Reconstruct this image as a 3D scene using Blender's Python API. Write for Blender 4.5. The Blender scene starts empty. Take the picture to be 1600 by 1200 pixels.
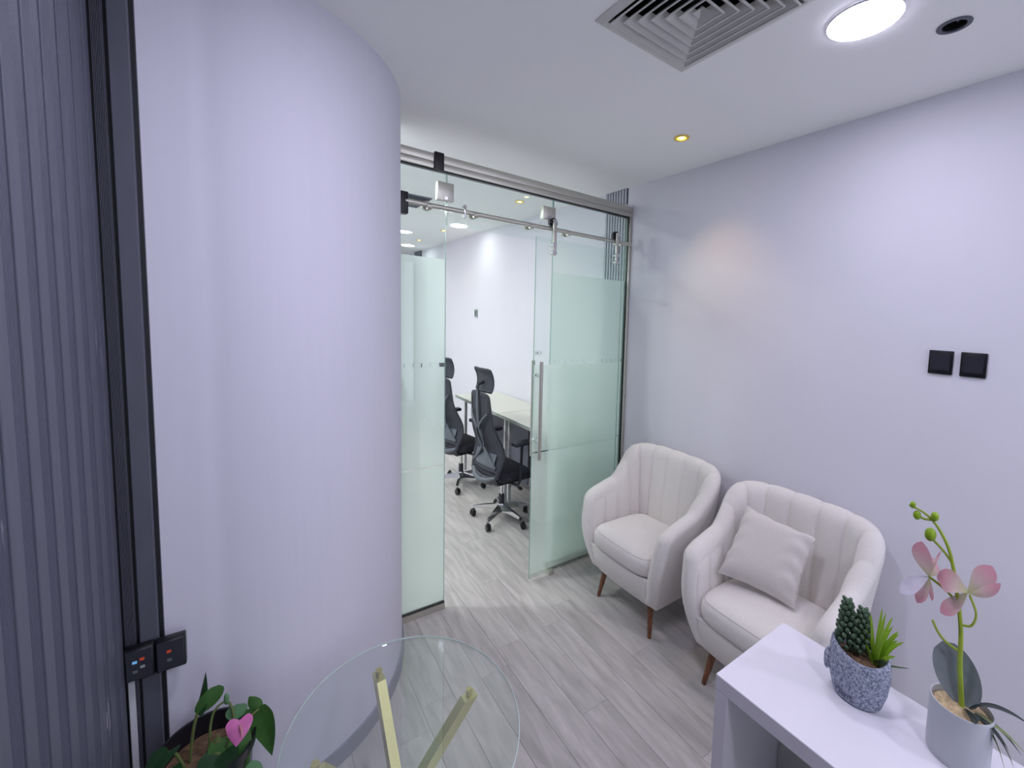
import bpy, bmesh, math, random
from mathutils import Vector, Matrix

random.seed(11)
scene = bpy.context.scene
COL = scene.collection

# ------------------------------------------------------------------ camera
F, PX, PY = 699.4, 1054.4, 563.4            # focal length and principal point in pixels of 1600x1200
cam_data = bpy.data.cameras.new('camera')
cam = bpy.data.objects.new('camera', cam_data)
COL.objects.link(cam)
cam_data.sensor_fit = 'HORIZONTAL'
cam_data.sensor_width = 36.0
cam_data.lens = F / 1600 * 36
cam_data.shift_x = -(PX - 800) / 1600
cam_data.shift_y = (PY - 600) / 1600
cam_data.clip_start = 0.01
right = Vector((0.725861, -0.686163, 0.048015))
down = Vector((-0.022383, -0.093331, -0.995383))
fwd = Vector((0.687477, 0.721436, -0.083104))
mw = Matrix.Identity(4)
for i in range(3):
    mw[i][0], mw[i][1], mw[i][2] = right[i], -down[i], -fwd[i]
mw[2][3] = 1.78
cam.matrix_world = mw
scene.camera = cam

# ------------------------------------------------------------------ world, exposure
world = bpy.data.worlds.new('world')
world.use_nodes = True
world.node_tree.nodes['Background'].inputs[0].default_value = (0.84, 0.85, 1.0, 1)
world.node_tree.nodes['Background'].inputs[1].default_value = 1.5
scene.world = world
vs = scene.view_settings
vs.view_transform = 'Standard'
vs.look = 'None'
vs.gamma = 1
vs.use_curve_mapping = False
vs.exposure = 0.45
PANEL = 92.0          # emission of the added, unseen round panels in the lounge
PANEL_OFFICE = 158.0      # added, unseen lamps over the middle of the office
PANEL_WALL = 18.0         # weaker lamps close to the right wall
COOL = (0.84, 0.81, 1.0)
OFFICE = (0.93, 1.0, 0.96)
WARM = (1.0, 0.62, 0.16)

# ------------------------------------------------------------------ room measures
CE = 2.783            # ceiling height
WX = 2.11             # right wall
PYG = 2.777           # plane of the glass partition
LX = -0.284            # fluted wall on the left
ECX, ECY, ERX, ERY = -0.017, 2.804, 0.588, 0.852   # curved wall in plan
# furniture is modelled in metres and takes the width : depth : height proportions seen in the room
SC = Vector((0.733, 1.058, 1.15))


def lin(r, g, b):
    def f(c):
        c /= 255.0
        return c / 12.92 if c <= 0.04045 else ((c + 0.055) / 1.055) ** 2.4
    return (f(r), f(g), f(b), 1.0)


# ------------------------------------------------------------------ materials
def new_mat(name):
    m = bpy.data.materials.new(name)
    m.use_nodes = True
    nt = m.node_tree
    for n in list(nt.nodes):
        if n.type != 'OUTPUT_MATERIAL':
            nt.nodes.remove(n)
    return m, nt, nt.nodes, nt.links, [n for n in nt.nodes if n.type == 'OUTPUT_MATERIAL'][0]


def mat(name, col, rough=0.5, metal=0.0, noise=0.0, nscale=20.0, bump=0.0, bscale=200.0, stretch=None,
        spec=0.5, sheen=0.0, coat=0.0, objrand=0.0, subs=0.0):
    m, nt, N, L, out = new_mat(name)
    p = N.new('ShaderNodeBsdfPrincipled')
    L.new(p.outputs[0], out.inputs[0])
    p.inputs['Base Color'].default_value = col
    p.inputs['Roughness'].default_value = rough
    p.inputs['Metallic'].default_value = metal
    p.inputs['Specular IOR Level'].default_value = spec
    p.inputs['Sheen Weight'].default_value = sheen
    p.inputs['Coat Weight'].default_value = coat
    tc = N.new('ShaderNodeTexCoord')
    mp = N.new('ShaderNodeMapping')
    L.new(tc.outputs['Object'], mp.inputs[0])
    if stretch:
        mp.inputs['Scale'].default_value = stretch
    if noise > 0:
        nz = N.new('ShaderNodeTexNoise')
        nz.inputs['Scale'].default_value = nscale
        nz.inputs['Detail'].default_value = 5
        L.new(mp.outputs[0], nz.inputs['Vector'])
        rp = N.new('ShaderNodeMapRange')
        rp.inputs['From Min'].default_value = 0.3
        rp.inputs['From Max'].default_value = 0.7
        rp.inputs['To Min'].default_value = 1 - noise
        rp.inputs['To Max'].default_value = 1 + noise
        L.new(nz.outputs['Fac'], rp.inputs['Value'])
        mx = N.new('ShaderNodeVectorMath')
        mx.operation = 'SCALE'
        mx.inputs[0].default_value = col[:3]
        L.new(rp.outputs[0], mx.inputs['Scale'])
        L.new(mx.outputs[0], p.inputs['Base Color'])
    if bump > 0:
        b = N.new('ShaderNodeTexNoise')
        b.inputs['Scale'].default_value = bscale
        b.inputs['Detail'].default_value = 3
        L.new(mp.outputs[0], b.inputs['Vector'])
        bn = N.new('ShaderNodeBump')
        bn.inputs['Strength'].default_value = bump
        bn.inputs['Distance'].default_value = 0.004
        L.new(b.outputs['Fac'], bn.inputs['Height'])
        L.new(bn.outputs[0], p.inputs['Normal'])
    return m


def emit(name, col, strength):
    m, nt, N, L, out = new_mat(name)
    e = N.new('ShaderNodeEmission')
    e.inputs[0].default_value = (*col, 1)
    e.inputs[1].default_value = strength
    L.new(e.outputs[0], out.inputs[0])
    return m


def glass(name, tint, refl=0.04):
    """clear sheet glass: see-through with a reflection that grows towards grazing angles"""
    m, nt, N, L, out = new_mat(name)
    lw = N.new('ShaderNodeLayerWeight')
    lw.inputs[0].default_value = 0.5
    pw = N.new('ShaderNodeMath'); pw.operation = 'POWER'
    L.new(lw.outputs['Facing'], pw.inputs[0]); pw.inputs[1].default_value = 5.0
    ma = N.new('ShaderNodeMath'); ma.operation = 'MULTIPLY_ADD'
    L.new(pw.outputs[0], ma.inputs[0]); ma.inputs[1].default_value = 0.9; ma.inputs[2].default_value = refl
    tr = N.new('ShaderNodeBsdfTransparent'); tr.inputs[0].default_value = (*tint, 1)
    gl = N.new('ShaderNodeBsdfGlossy'); gl.inputs['Roughness'].default_value = 0.0
    gl.inputs[0].default_value = (0.95, 1, 0.98, 1)
    mx = N.new('ShaderNodeMixShader')
    L.new(ma.outputs[0], mx.inputs[0]); L.new(tr.outputs[0], mx.inputs[1]); L.new(gl.outputs[0], mx.inputs[2])
    L.new(mx.outputs[0], out.inputs[0])
    return m


def frosted(name):
    m, nt, N, L, out = new_mat(name)
    rf = N.new('ShaderNodeBsdfRefraction')
    rf.inputs['Color'].default_value = (0.975, 1.0, 0.985, 1)
    rf.inputs['Roughness'].default_value = 0.78
    rf.inputs['IOR'].default_value = 1.06
    tl = N.new('ShaderNodeBsdfTranslucent')
    tl.inputs['Color'].default_value = (0.975, 1.0, 0.985, 1)
    df = N.new('ShaderNodeBsdfDiffuse')
    df.inputs['Color'].default_value = (0.90, 0.94, 0.92, 1)
    m1 = N.new('ShaderNodeMixShader'); m1.inputs[0].default_value = 0.40
    L.new(rf.outputs[0], m1.inputs[1]); L.new(tl.outputs[0], m1.inputs[2])
    m2 = N.new('ShaderNodeMixShader'); m2.inputs[0].default_value = 0.07
    L.new(m1.outputs[0], m2.inputs[1]); L.new(df.outputs[0], m2.inputs[2])
    L.new(m2.outputs[0], out.inputs[0])
    return m


def plank_mat():
    m, nt, N, L, out = new_mat('floor_plank')
    p = N.new('ShaderNodeBsdfPrincipled')
    L.new(p.outputs[0], out.inputs[0])
    p.inputs['Roughness'].default_value = 0.42
    tc = N.new('ShaderNodeTexCoord')
    oi = N.new('ShaderNodeObjectInfo')
    cb = N.new('ShaderNodeCombineXYZ')
    mu = N.new('ShaderNodeMath'); mu.operation = 'MULTIPLY'; mu.inputs[1].default_value = 53.0
    L.new(oi.outputs['Random'], mu.inputs[0])
    L.new(mu.outputs[0], cb.inputs[0]); L.new(mu.outputs[0], cb.inputs[2])
    ad = N.new('ShaderNodeVectorMath'); ad.operation = 'ADD'
    L.new(tc.outputs['Object'], ad.inputs[0]); L.new(cb.outputs[0], ad.inputs[1])
    mp = N.new('ShaderNodeMapping'); mp.inputs['Scale'].default_value = (14, 1.6, 1)
    L.new(ad.outputs[0], mp.inputs[0])
    n1 = N.new('ShaderNodeTexNoise'); n1.inputs['Scale'].default_value = 2.2; n1.inputs['Detail'].default_value = 8
    n1.inputs['Distortion'].default_value = 0.6
    L.new(mp.outputs[0], n1.inputs['Vector'])
    cr = N.new('ShaderNodeValToRGB')
    e = cr.color_ramp.elements
    e[0].position = 0.28; e[0].color = lin(172, 168, 165)
    e[1].position = 0.72; e[1].color = lin(207, 202, 199)
    L.new(n1.outputs['Fac'], cr.inputs[0])
    rr = N.new('ShaderNodeMapRange')
    rr.inputs['To Min'].default_value = 0.92; rr.inputs['To Max'].default_value = 1.07
    L.new(oi.outputs['Random'], rr.inputs['Value'])
    sc = N.new('ShaderNodeVectorMath'); sc.operation = 'SCALE'
    L.new(cr.outputs[0], sc.inputs[0]); L.new(rr.outputs[0], sc.inputs['Scale'])
    L.new(sc.outputs[0], p.inputs['Base Color'])
    bn = N.new('ShaderNodeBump'); bn.inputs['Strength'].default_value = 0.12; bn.inputs['Distance'].default_value = 0.002
    L.new(n1.outputs['Fac'], bn.inputs['Height']); L.new(bn.outputs[0], p.inputs['Normal'])
    return m


def petal_mat():
    m, nt, N, L, out = new_mat('orchid_petal')
    p = N.new('ShaderNodeBsdfPrincipled')
    p.inputs['Roughness'].default_value = 0.6
    tc = N.new('ShaderNodeTexCoord')
    sp = N.new('ShaderNodeSeparateXYZ'); L.new(tc.outputs['UV'], sp.inputs[0])
    cr = N.new('ShaderNodeValToRGB')
    e = cr.color_ramp.elements
    e[0].position = 0.05; e[0].color = lin(196, 198, 150)
    e[1].position = 0.85; e[1].color = lin(220, 160, 172)
    x = cr.color_ramp.elements.new(0.42); x.color = lin(218, 194, 188)
    L.new(sp.outputs[1], cr.inputs[0]); L.new(cr.outputs[0], p.inputs['Base Color'])
    tl = N.new('ShaderNodeBsdfTranslucent'); L.new(cr.outputs[0], tl.inputs[0])
    mx = N.new('ShaderNodeMixShader'); mx.inputs[0].default_value = 0.4
    L.new(p.outputs[0], mx.inputs[1]); L.new(tl.outputs[0], mx.inputs[2]); L.new(mx.outputs[0], out.inputs[0])
    return m


def leaf_mat(name, col, rough=0.4, trans=0.25):
    m, nt, N, L, out = new_mat(name)
    p = N.new('ShaderNodeBsdfPrincipled')
    p.inputs['Roughness'].default_value = rough
    tc = N.new('ShaderNodeTexCoord')
    nz = N.new('ShaderNodeTexNoise'); nz.inputs['Scale'].default_value = 30
    L.new(tc.outputs['Object'], nz.inputs['Vector'])
    mr = N.new('ShaderNodeMapRange'); mr.inputs['To Min'].default_value = 0.75; mr.inputs['To Max'].default_value = 1.25
    L.new(nz.outputs['Fac'], mr.inputs['Value'])
    sc = N.new('ShaderNodeVectorMath'); sc.operation = 'SCALE'; sc.inputs[0].default_value = col[:3]
    L.new(mr.outputs[0], sc.inputs['Scale'])
    L.new(sc.outputs[0], p.inputs['Base Color'])
    tl = N.new('ShaderNodeBsdfTranslucent'); L.new(sc.outputs[0], tl.inputs[0])
    mx = N.new('ShaderNodeMixShader'); mx.inputs[0].default_value = trans
    L.new(p.outputs[0], mx.inputs[1]); L.new(tl.outputs[0], mx.inputs[2]); L.new(mx.outputs[0], out.inputs[0])
    return m


def stone_mat():
    m, nt, N, L, out = new_mat('speckled_stone')
    p = N.new('ShaderNodeBsdfPrincipled'); p.inputs['Roughness'].default_value = 0.95
    L.new(p.outputs[0], out.inputs[0])
    tc = N.new('ShaderNodeTexCoord')
    nz = N.new('ShaderNodeTexNoise'); nz.inputs['Scale'].default_value = 190; nz.inputs['Detail'].default_value = 4
    L.new(tc.outputs['Object'], nz.inputs['Vector'])
    cr = N.new('ShaderNodeValToRGB')
    e = cr.color_ramp.elements
    e[0].position = 0.36; e[0].color = lin(104, 116, 138)
    e[1].position = 0.66; e[1].color = lin(196, 202, 216)
    L.new(nz.outputs['Fac'], cr.inputs[0]); L.new(cr.outputs[0], p.inputs['Base Color'])
    bn = N.new('ShaderNodeBump'); bn.inputs['Strength'].default_value = 0.5; bn.inputs['Distance'].default_value = 0.003
    L.new(nz.outputs['Fac'], bn.inputs['Height']); L.new(bn.outputs[0], p.inputs['Normal'])
    return m


def scuffed(name, col, amount):
    m, nt, N, L, out = new_mat(name)
    p = N.new('ShaderNodeBsdfPrincipled'); p.inputs['Roughness'].default_value = 0.5
    L.new(p.outputs[0], out.inputs[0])
    gm = N.new('ShaderNodeNewGeometry')
    m1 = N.new('ShaderNodeMapping'); m1.inputs['Scale'].default_value = (60, 60, 7)
    L.new(gm.outputs['Position'], m1.inputs[0])
    n1 = N.new('ShaderNodeTexNoise'); n1.inputs['Scale'].default_value = 1.0; n1.inputs['Detail'].default_value = 4
    L.new(m1.outputs[0], n1.inputs['Vector'])
    r1 = N.new('ShaderNodeMapRange'); r1.inputs['To Min'].default_value = 0.8; r1.inputs['To Max'].default_value = 1.2
    L.new(n1.outputs['Fac'], r1.inputs['Value'])
    sc = N.new('ShaderNodeVectorMath'); sc.operation = 'SCALE'; sc.inputs[0].default_value = col[:3]
    L.new(r1.outputs[0], sc.inputs['Scale'])
    m2 = N.new('ShaderNodeMapping'); m2.inputs['Rotation'].default_value = (0.6, 0, 0); m2.inputs['Scale'].default_value = (20, 55, 9)
    L.new(gm.outputs['Position'], m2.inputs[0])
    n2 = N.new('ShaderNodeTexNoise'); n2.inputs['Scale'].default_value = 1.0; n2.inputs['Detail'].default_value = 6
    L.new(m2.outputs[0], n2.inputs['Vector'])
    n3 = N.new('ShaderNodeTexNoise'); n3.inputs['Scale'].default_value = 3.2
    L.new(gm.outputs['Position'], n3.inputs['Vector'])
    mu = N.new('ShaderNodeMath'); mu.operation = 'MULTIPLY'
    L.new(n2.outputs['Fac'], mu.inputs[0]); L.new(n3.outputs['Fac'], mu.inputs[1])
    r2 = N.new('ShaderNodeMapRange'); r2.inputs['From Min'].default_value = 0.385; r2.inputs['From Max'].default_value = 0.46
    r2.inputs['To Max'].default_value = amount
    L.new(mu.outputs[0], r2.inputs['Value'])
    mx = N.new('ShaderNodeMix'); mx.data_type = 'RGBA'
    L.new(r2.outputs[0], mx.inputs['Factor']); L.new(sc.outputs[0], mx.inputs['A']); mx.inputs['B'].default_value = lin(190, 190, 198)
    L.new(mx.outputs['Result'], p.inputs['Base Color'])
    return m


def wood_mat():
    m, nt, N, L, out = new_mat('walnut_leg')
    p = N.new('ShaderNodeBsdfPrincipled'); p.inputs['Roughness'].default_value = 0.38
    L.new(p.outputs[0], out.inputs[0])
    tc = N.new('ShaderNodeTexCoord')
    mp = N.new('ShaderNodeMapping'); mp.inputs['Scale'].default_value = (40, 40, 3)
    L.new(tc.outputs['Object'], mp.inputs[0])
    nz = N.new('ShaderNodeTexNoise'); nz.inputs['Scale'].default_value = 3; nz.inputs['Detail'].default_value = 6
    L.new(mp.outputs[0], nz.inputs['Vector'])
    cr = N.new('ShaderNodeValToRGB')
    e = cr.color_ramp.elements
    e[0].position = 0.3; e[0].color = lin(84, 48, 30)
    e[1].position = 0.75; e[1].color = lin(140, 88, 58)
    L.new(nz.outputs['Fac'], cr.inputs[0]); L.new(cr.outputs[0], p.inputs['Base Color'])
    return m


M = {
    'wall': mat('wall_paint', lin(226, 225, 234), 0.85, noise=0.012, nscale=3, bump=0.05, bscale=300),
    'wallpaper': mat('wall_paper', lin(219, 218, 231), 0.85, noise=0.010, nscale=6, stretch=(9, 9, 0.35), bump=0.06, bscale=300),
    'ceiling': mat('ceiling_paint', lin(250, 250, 250), 0.9, noise=0.01, nscale=2),
    'plank': plank_mat(),
    'subfloor': mat('subfloor', lin(172, 168, 166), 0.6, noise=0.08, nscale=8),
    'skirt': mat('grey_skirting', lin(142, 142, 152), 0.5, noise=0.03),
    'skirt_white': mat('white_skirting', lin(220, 220, 222), 0.5, noise=0.02),
    'flute': scuffed('fluted_charcoal', lin(84, 86, 100), 0.12),
    'flute_groove': scuffed('fluted_charcoal_groove', lin(74, 76, 92), 0.5),
    'gap_black': mat('gap_black', lin(22, 22, 30), 0.45, noise=0.05),
    'frame_grey': mat('charcoal_frame', lin(86, 88, 100), 0.45, noise=0.05, nscale=40, stretch=(1, 1, 0.2)),
    'flute_light': mat('fluted_grey', lin(178, 182, 194), 0.5, noise=0.05),
    'flute_gap': mat('fluted_gap', lin(40, 44, 56), 0.6, noise=0.05),
    'steel': mat('brushed_steel', lin(204, 202, 192), 0.38, 1.0, noise=0.05, nscale=30, stretch=(0.2, 8, 8)),
    'chrome': mat('chrome', lin(214, 214, 214), 0.12, 1.0, noise=0.02),
    'glass': glass('clear_glass', (0.95, 0.985, 0.97)),
    'table_rim_highlight': mat('table_rim_highlight', lin(206, 222, 218), 0.1, noise=0.03),
    'glass_edge': mat('glass_edge', lin(150, 186, 174), 0.15, noise=0.03),
    'table_glass': glass('table_glass', (0.95, 0.975, 0.965), 0.085),
    'film': frosted('frosted_film'),
    'black': mat('black_plastic', lin(18, 18, 24), 0.35, noise=0.05),
    'dark': mat('dark_plastic', lin(40, 42, 52), 0.45, noise=0.05),
    'decal': mat('grey_decal', lin(96, 106, 106), 0.6, noise=0.03),
    'fabric': mat('woven_upholstery', lin(229, 225, 221), 0.92, noise=0.04, nscale=160, bump=0.25, bscale=520, sheen=0.2, spec=0.2),
    'cushion': mat('throw_cushion_fabric', lin(216, 211, 207), 0.9, noise=0.04, nscale=160, bump=0.2, bscale=600, sheen=0.2, spec=0.2),
    'seam': mat('seam_thread', lin(208, 204, 200), 0.9, noise=0.05),
    'walnut': wood_mat(),
    'white_board': mat('white_laminate', lin(228, 226, 234), 0.35, noise=0.01, nscale=8),
    'cream_board': mat('cream_laminate', lin(216, 216, 208), 0.5, noise=0.01, nscale=8),
    'hole': mat('dark_hole', lin(16, 16, 18), 0.9, noise=0.05),
    'gold': mat('brushed_gold', lin(214, 206, 146), 0.36, 0.75, noise=0.04, nscale=40),
    'stone': stone_mat(),
    'stone_plain': mat('engraved_stone', lin(84, 92, 116), 0.95, noise=0.1, nscale=80),
    'soil': mat('potting_bark', lin(112, 88, 66), 0.95, noise=0.45, nscale=70, bump=0.9, bscale=110),
    'moss': mat('dry_moss', lin(190, 168, 132), 0.95, noise=0.3, nscale=90, bump=0.9, bscale=140),
    'grey_pot': mat('grey_ceramic', lin(192, 196, 202), 0.45, noise=0.02),
    'black_pot': mat('black_pot', lin(26, 26, 34), 0.3, noise=0.05),
    'sedum': leaf_mat('sedum_leaf', lin(78, 104, 78), 0.5, 0.1),
    'aloe': leaf_mat('lime_blade', lin(158, 200, 56), 0.4, 0.3),
    'aloe_dark': leaf_mat('dark_blade', lin(62, 96, 60), 0.4, 0.2),
    'orchid_leaf': leaf_mat('orchid_leaf', lin(134, 144, 146), 0.4, 0.08),
    'orchid_dark': leaf_mat('orchid_dark_leaf', lin(44, 54, 52), 0.35, 0.05),
    'orchid_stem': leaf_mat('orchid_stem', lin(168, 190, 62), 0.45, 0.2),
    'bud': leaf_mat('orchid_bud', lin(150, 186, 40), 0.45, 0.2),
    'root': leaf_mat('air_root', lin(128, 142, 98), 0.6, 0.1),
    'petal': petal_mat(),
    'petal_lip': leaf_mat('orchid_lip', lin(230, 226, 240), 0.5, 0.3),
    'anthurium': leaf_mat('anthurium_leaf', lin(76, 122, 62), 0.32, 0.25),
    'anthurium_dark': leaf_mat('anthurium_dark_leaf', lin(40, 76, 44), 0.32, 0.15),
    'anthurium_pale': leaf_mat('anthurium_pale_leaf', lin(110, 158, 112), 0.32, 0.25),
    'anthurium_stem': leaf_mat('anthurium_stem', lin(112, 128, 74), 0.5, 0.1),
    'spathe': leaf_mat('pink_spathe', lin(226, 128, 190), 0.25, 0.2),
    'spadix': leaf_mat('spadix', lin(206, 140, 150), 0.6, 0.1),
    'mesh_fabric': mat('mesh_fabric', lin(56, 58, 68), 0.8, noise=0.15, nscale=220, bump=0.3, bscale=700),
    'seat_fabric': mat('seat_fabric', lin(52, 52, 62), 0.9, noise=0.1, nscale=220, bump=0.3, bscale=700),
    'chair_grey': mat('grey_nylon', lin(92, 98, 106), 0.45, noise=0.05),
    'desk_top': mat('pale_desk_top', lin(216, 216, 206), 0.4, noise=0.02),
    'desk_edge': mat('desk_edge', lin(156, 164, 156), 0.5, noise=0.03),
    'modesty': mat('charcoal_panel', lin(104, 106, 120), 0.6, noise=0.04),
    'vent': mat('vent_enamel', lin(206, 206, 202), 0.5, noise=0.02),
    'socket': mat('socket_plate', lin(150, 162, 160), 0.4, noise=0.03),
    'duct': mat('white_duct', lin(208, 208, 216), 0.45, noise=0.03),
    'lamp_rim': mat('lamp_rim', lin(230, 230, 236), 0.4, noise=0.01),
    'gold_rim': mat('gold_rim', lin(240, 210, 110), 0.35, 0.3, noise=0.02),
    'added_panel_light': emit('added_panel_light', COOL, PANEL),
    'added_office_light': emit('added_office_panel_light', OFFICE, PANEL_OFFICE),
    'office_wall_light': emit('office_wall_panel_light', OFFICE, PANEL_WALL),
    'lounge_wall_light': emit('lounge_wall_panel_light', COOL, 44.0),
    'reflector': emit('spot_reflector_glow', (1.0, 0.68, 0.06), 2.2),
    'spot_light': emit('spot_light', (1.0, 0.84, 0.40), 14.0),
    'led_red': emit('led_red', (0.9, 0.12, 0.08), 0.25),
    'led_blue': emit('led_blue', (0.2, 0.5, 0.95), 0.5),
}


# ------------------------------------------------------------------ mesh builder
class MB:
    def __init__(self):
        self.v = []
        self.f = []
        self.uv = None

    def add(self, vs, fs):
        o = len(self.v)
        self.v += [Vector(p) for p in vs]
        self.f += [tuple(i + o for i in q) for q in fs]
        return self

    def box(self, a, b):
        x0, y0, z0 = a
        x1, y1, z1 = b
        return self.add([(x0, y0, z0), (x1, y0, z0), (x1, y1, z0), (x0, y1, z0), (x0, y0, z1), (x1, y0, z1), (x1, y1, z1), (x0, y1, z1)],
                        [(0, 3, 2, 1), (4, 5, 6, 7), (0, 1, 5, 4), (1, 2, 6, 5), (2, 3, 7, 6), (3, 0, 4, 7)])

    def rbox(self, a, b, r=0.01, seg=2):
        bm = bmesh.new()
        bmesh.ops.create_cube(bm, size=1)
        for v in bm.verts:
            v.co = Vector((a[i] + (v.co[i] + 0.5) * (b[i] - a[i]) for i in range(3)))
        bmesh.ops.bevel(bm, geom=list(bm.edges), offset=r, segments=seg, profile=0.5, affect='EDGES')
        return self.from_bm(bm)

    def from_bm(self, bm):
        bm.verts.index_update()
        self.add([v.co.copy() for v in bm.verts], [tuple(v.index for v in f.verts) for f in bm.faces])
        bm.free()
        return self

    def prism(self, pts, z0, z1):
        n = len(pts)
        self.add([(x, y, z0) for x, y in pts] + [(x, y, z1) for x, y in pts],
                 [tuple(range(n - 1, -1, -1)), tuple(range(n, 2 * n))] + [(i, (i + 1) % n, n + (i + 1) % n, n + i) for i in range(n)])
        return self

    def tube(self, path, radii, n=10, caps=True, flat=1.0, square=False):
        path = [Vector(p) for p in path]
        if not isinstance(radii, (list, tuple)):
            radii = [radii] * len(path)
        rings = []
        up = None
        for i, p in enumerate(path):
            d = (path[min(i + 1, len(path) - 1)] - path[max(i - 1, 0)]).normalized()
            if up is None:
                up = Vector((0, 0, 1)) if abs(d.z) < 0.9 else Vector((1, 0, 0))
            a = d.cross(up).normalized()
            b = a.cross(d).normalized()
            up = b
            ring = []
            if square:
                for s, t in ((1, 1), (-1, 1), (-1, -1), (1, -1)):
                    ring.append(p + a * s * radii[i] + b * t * radii[i] * flat)
            else:
                for k in range(n):
                    g = 2 * math.pi * k / n
                    ring.append(p + a * math.cos(g) * radii[i] + b * math.sin(g) * radii[i] * flat)
            rings.append(ring)
        n = len(rings[0])
        vs_ = [q for r in rings for q in r]
        fs = []
        for i in range(len(rings) - 1):
            for k in range(n):
                fs.append((i * n + k, i * n + (k + 1) % n, (i + 1) * n + (k + 1) % n, (i + 1) * n + k))
        if caps:
            fs.append(tuple(range(n - 1, -1, -1)))
            fs.append(tuple((len(rings) - 1) * n + k for k in range(n)))
        return self.add(vs_, fs)

    def lathe(self, prof, n=40, c=(0, 0, 0), sx=1.0, sy=1.0, cap=True, fn=None):
        vs_ = []
        for r, z in prof:
            for k in range(n):
                g = 2 * math.pi * k / n
                p = Vector((c[0] + r * sx * math.cos(g), c[1] + r * sy * math.sin(g), c[2] + z))
                vs_.append(fn(p, g, r, z) if fn else p)
        fs = []
        for i in range(len(prof) - 1):
            for k in range(n):
                fs.append((i * n + k, i * n + (k + 1) % n, (i + 1) * n + (k + 1) % n, (i + 1) * n + k))
        if cap:
            fs.append(tuple(range(n - 1, -1, -1)))
            fs.append(tuple((len(prof) - 1) * n + k for k in range(n)))
        return self.add(vs_, fs)

    def grid(self, fn, nu, nv, wrap_u=False, wrap_v=False):
        vs_ = [fn(i / (nu if wrap_u else nu - 1), j / (nv if wrap_v else nv - 1)) for i in range(nu) for j in range(nv)]
        fs = []
        for i in range(nu if wrap_u else nu - 1):
            for j in range(nv if wrap_v else nv - 1):
                i2, j2 = (i + 1) % nu, (j + 1) % nv
                fs.append((i * nv + j, i2 * nv + j, i2 * nv + j2, i * nv + j2))
        return self.add(vs_, fs)

    def ball(self, c, r, n=10, m=7, axes=None):
        c = Vector(c)
        ax = axes or (Vector((1, 0, 0)), Vector((0, 1, 0)), Vector((0, 0, 1)))
        rr = r if isinstance(r, (tuple, list)) else (r, r, r)
        def fn(u, v):
            a, b = 2 * math.pi * u, math.pi * (v - 0.5)
            return c + ax[0] * rr[0] * math.cos(b) * math.cos(a) + ax[1] * rr[1] * math.cos(b) * math.sin(a) + ax[2] * rr[2] * math.sin(b)
        return self.grid(fn, n, m, wrap_u=True)

    def build(self, name, m, parent=None, smooth=False, S=None, rot=0.0, loc=None, uv=None):
        me = bpy.data.meshes.new(name)
        c, s = math.cos(rot), math.sin(rot)
        out = []
        for p in self.v:
            q = Vector((p.x * c - p.y * s, p.x * s + p.y * c, p.z))
            if S is not None:
                q = Vector((q.x * S.x, q.y * S.y, q.z * S.z))
            out.append(q)
        me.from_pydata(out, [], self.f)
        me.validate()
        bm = bmesh.new()
        bm.from_mesh(me)
        bmesh.ops.remove_doubles(bm, verts=bm.verts, dist=1e-6)
        bmesh.ops.recalc_face_normals(bm, faces=bm.faces)
        bm.to_mesh(me)
        bm.free()
        if uv:
            lay = me.uv_layers.new(name='uv')
            for lp in me.loops:
                lay.data[lp.index].uv = uv(out, lp.vertex_index)
        me.materials.append(M[m])
        if smooth:
            me.polygons.foreach_set('use_smooth', [True] * len(me.polygons))
            if smooth != 'all':
                me.set_sharp_from_angle(angle=math.radians(smooth if isinstance(smooth, (int, float)) and smooth > 1 else 42))
        o = bpy.data.objects.new(name, me)
        COL.objects.link(o)
        if parent:
            o.parent = parent
        if loc is not None:
            o.location = loc
        return o


def thing(name, label, cat, loc=(0, 0, 0), group=None):
    o = bpy.data.objects.new(name, None)
    o.empty_display_size = 0.05
    COL.objects.link(o)
    o.location = loc
    return tag(o, label, cat, group)


def tag(o, label, cat, group=None):
    o['label'] = label
    o['category'] = cat
    if group:
        o['group'] = group
    return o


def struct(o, label=None):
    o['kind'] = 'structure'
    if label:
        o['label'] = label
    return o


def inst(src, parent, loc):
    c = src.copy()
    COL.objects.link(c)
    c.parent = parent
    c.location = loc
    return c


def dup(root, loc, label, group=None):
    r = root.copy()
    COL.objects.link(r)
    r.location = loc
    r['label'] = label
    if group:
        r['group'] = group
    for ch in list(root.children):
        k = ch.copy(); COL.objects.link(k); k.parent = r
        for g in list(ch.children):
            d = g.copy(); COL.objects.link(d); d.parent = k
    return r


def sstep(a, b, x):
    t = max(0.0, min(1.0, (x - a) / (b - a)))
    return t * t * (3 - 2 * t)


def bez(p0, p1, p2, t):
    return Vector(p0) * (1 - t) ** 2 + Vector(p1) * 2 * t * (1 - t) + Vector(p2) * t * t


# ================================================================== THE SETTING
Y0, Y1, X0 = -2.6, 9.3, -0.7          # back of the lounge, end of the office, left of the office

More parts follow.
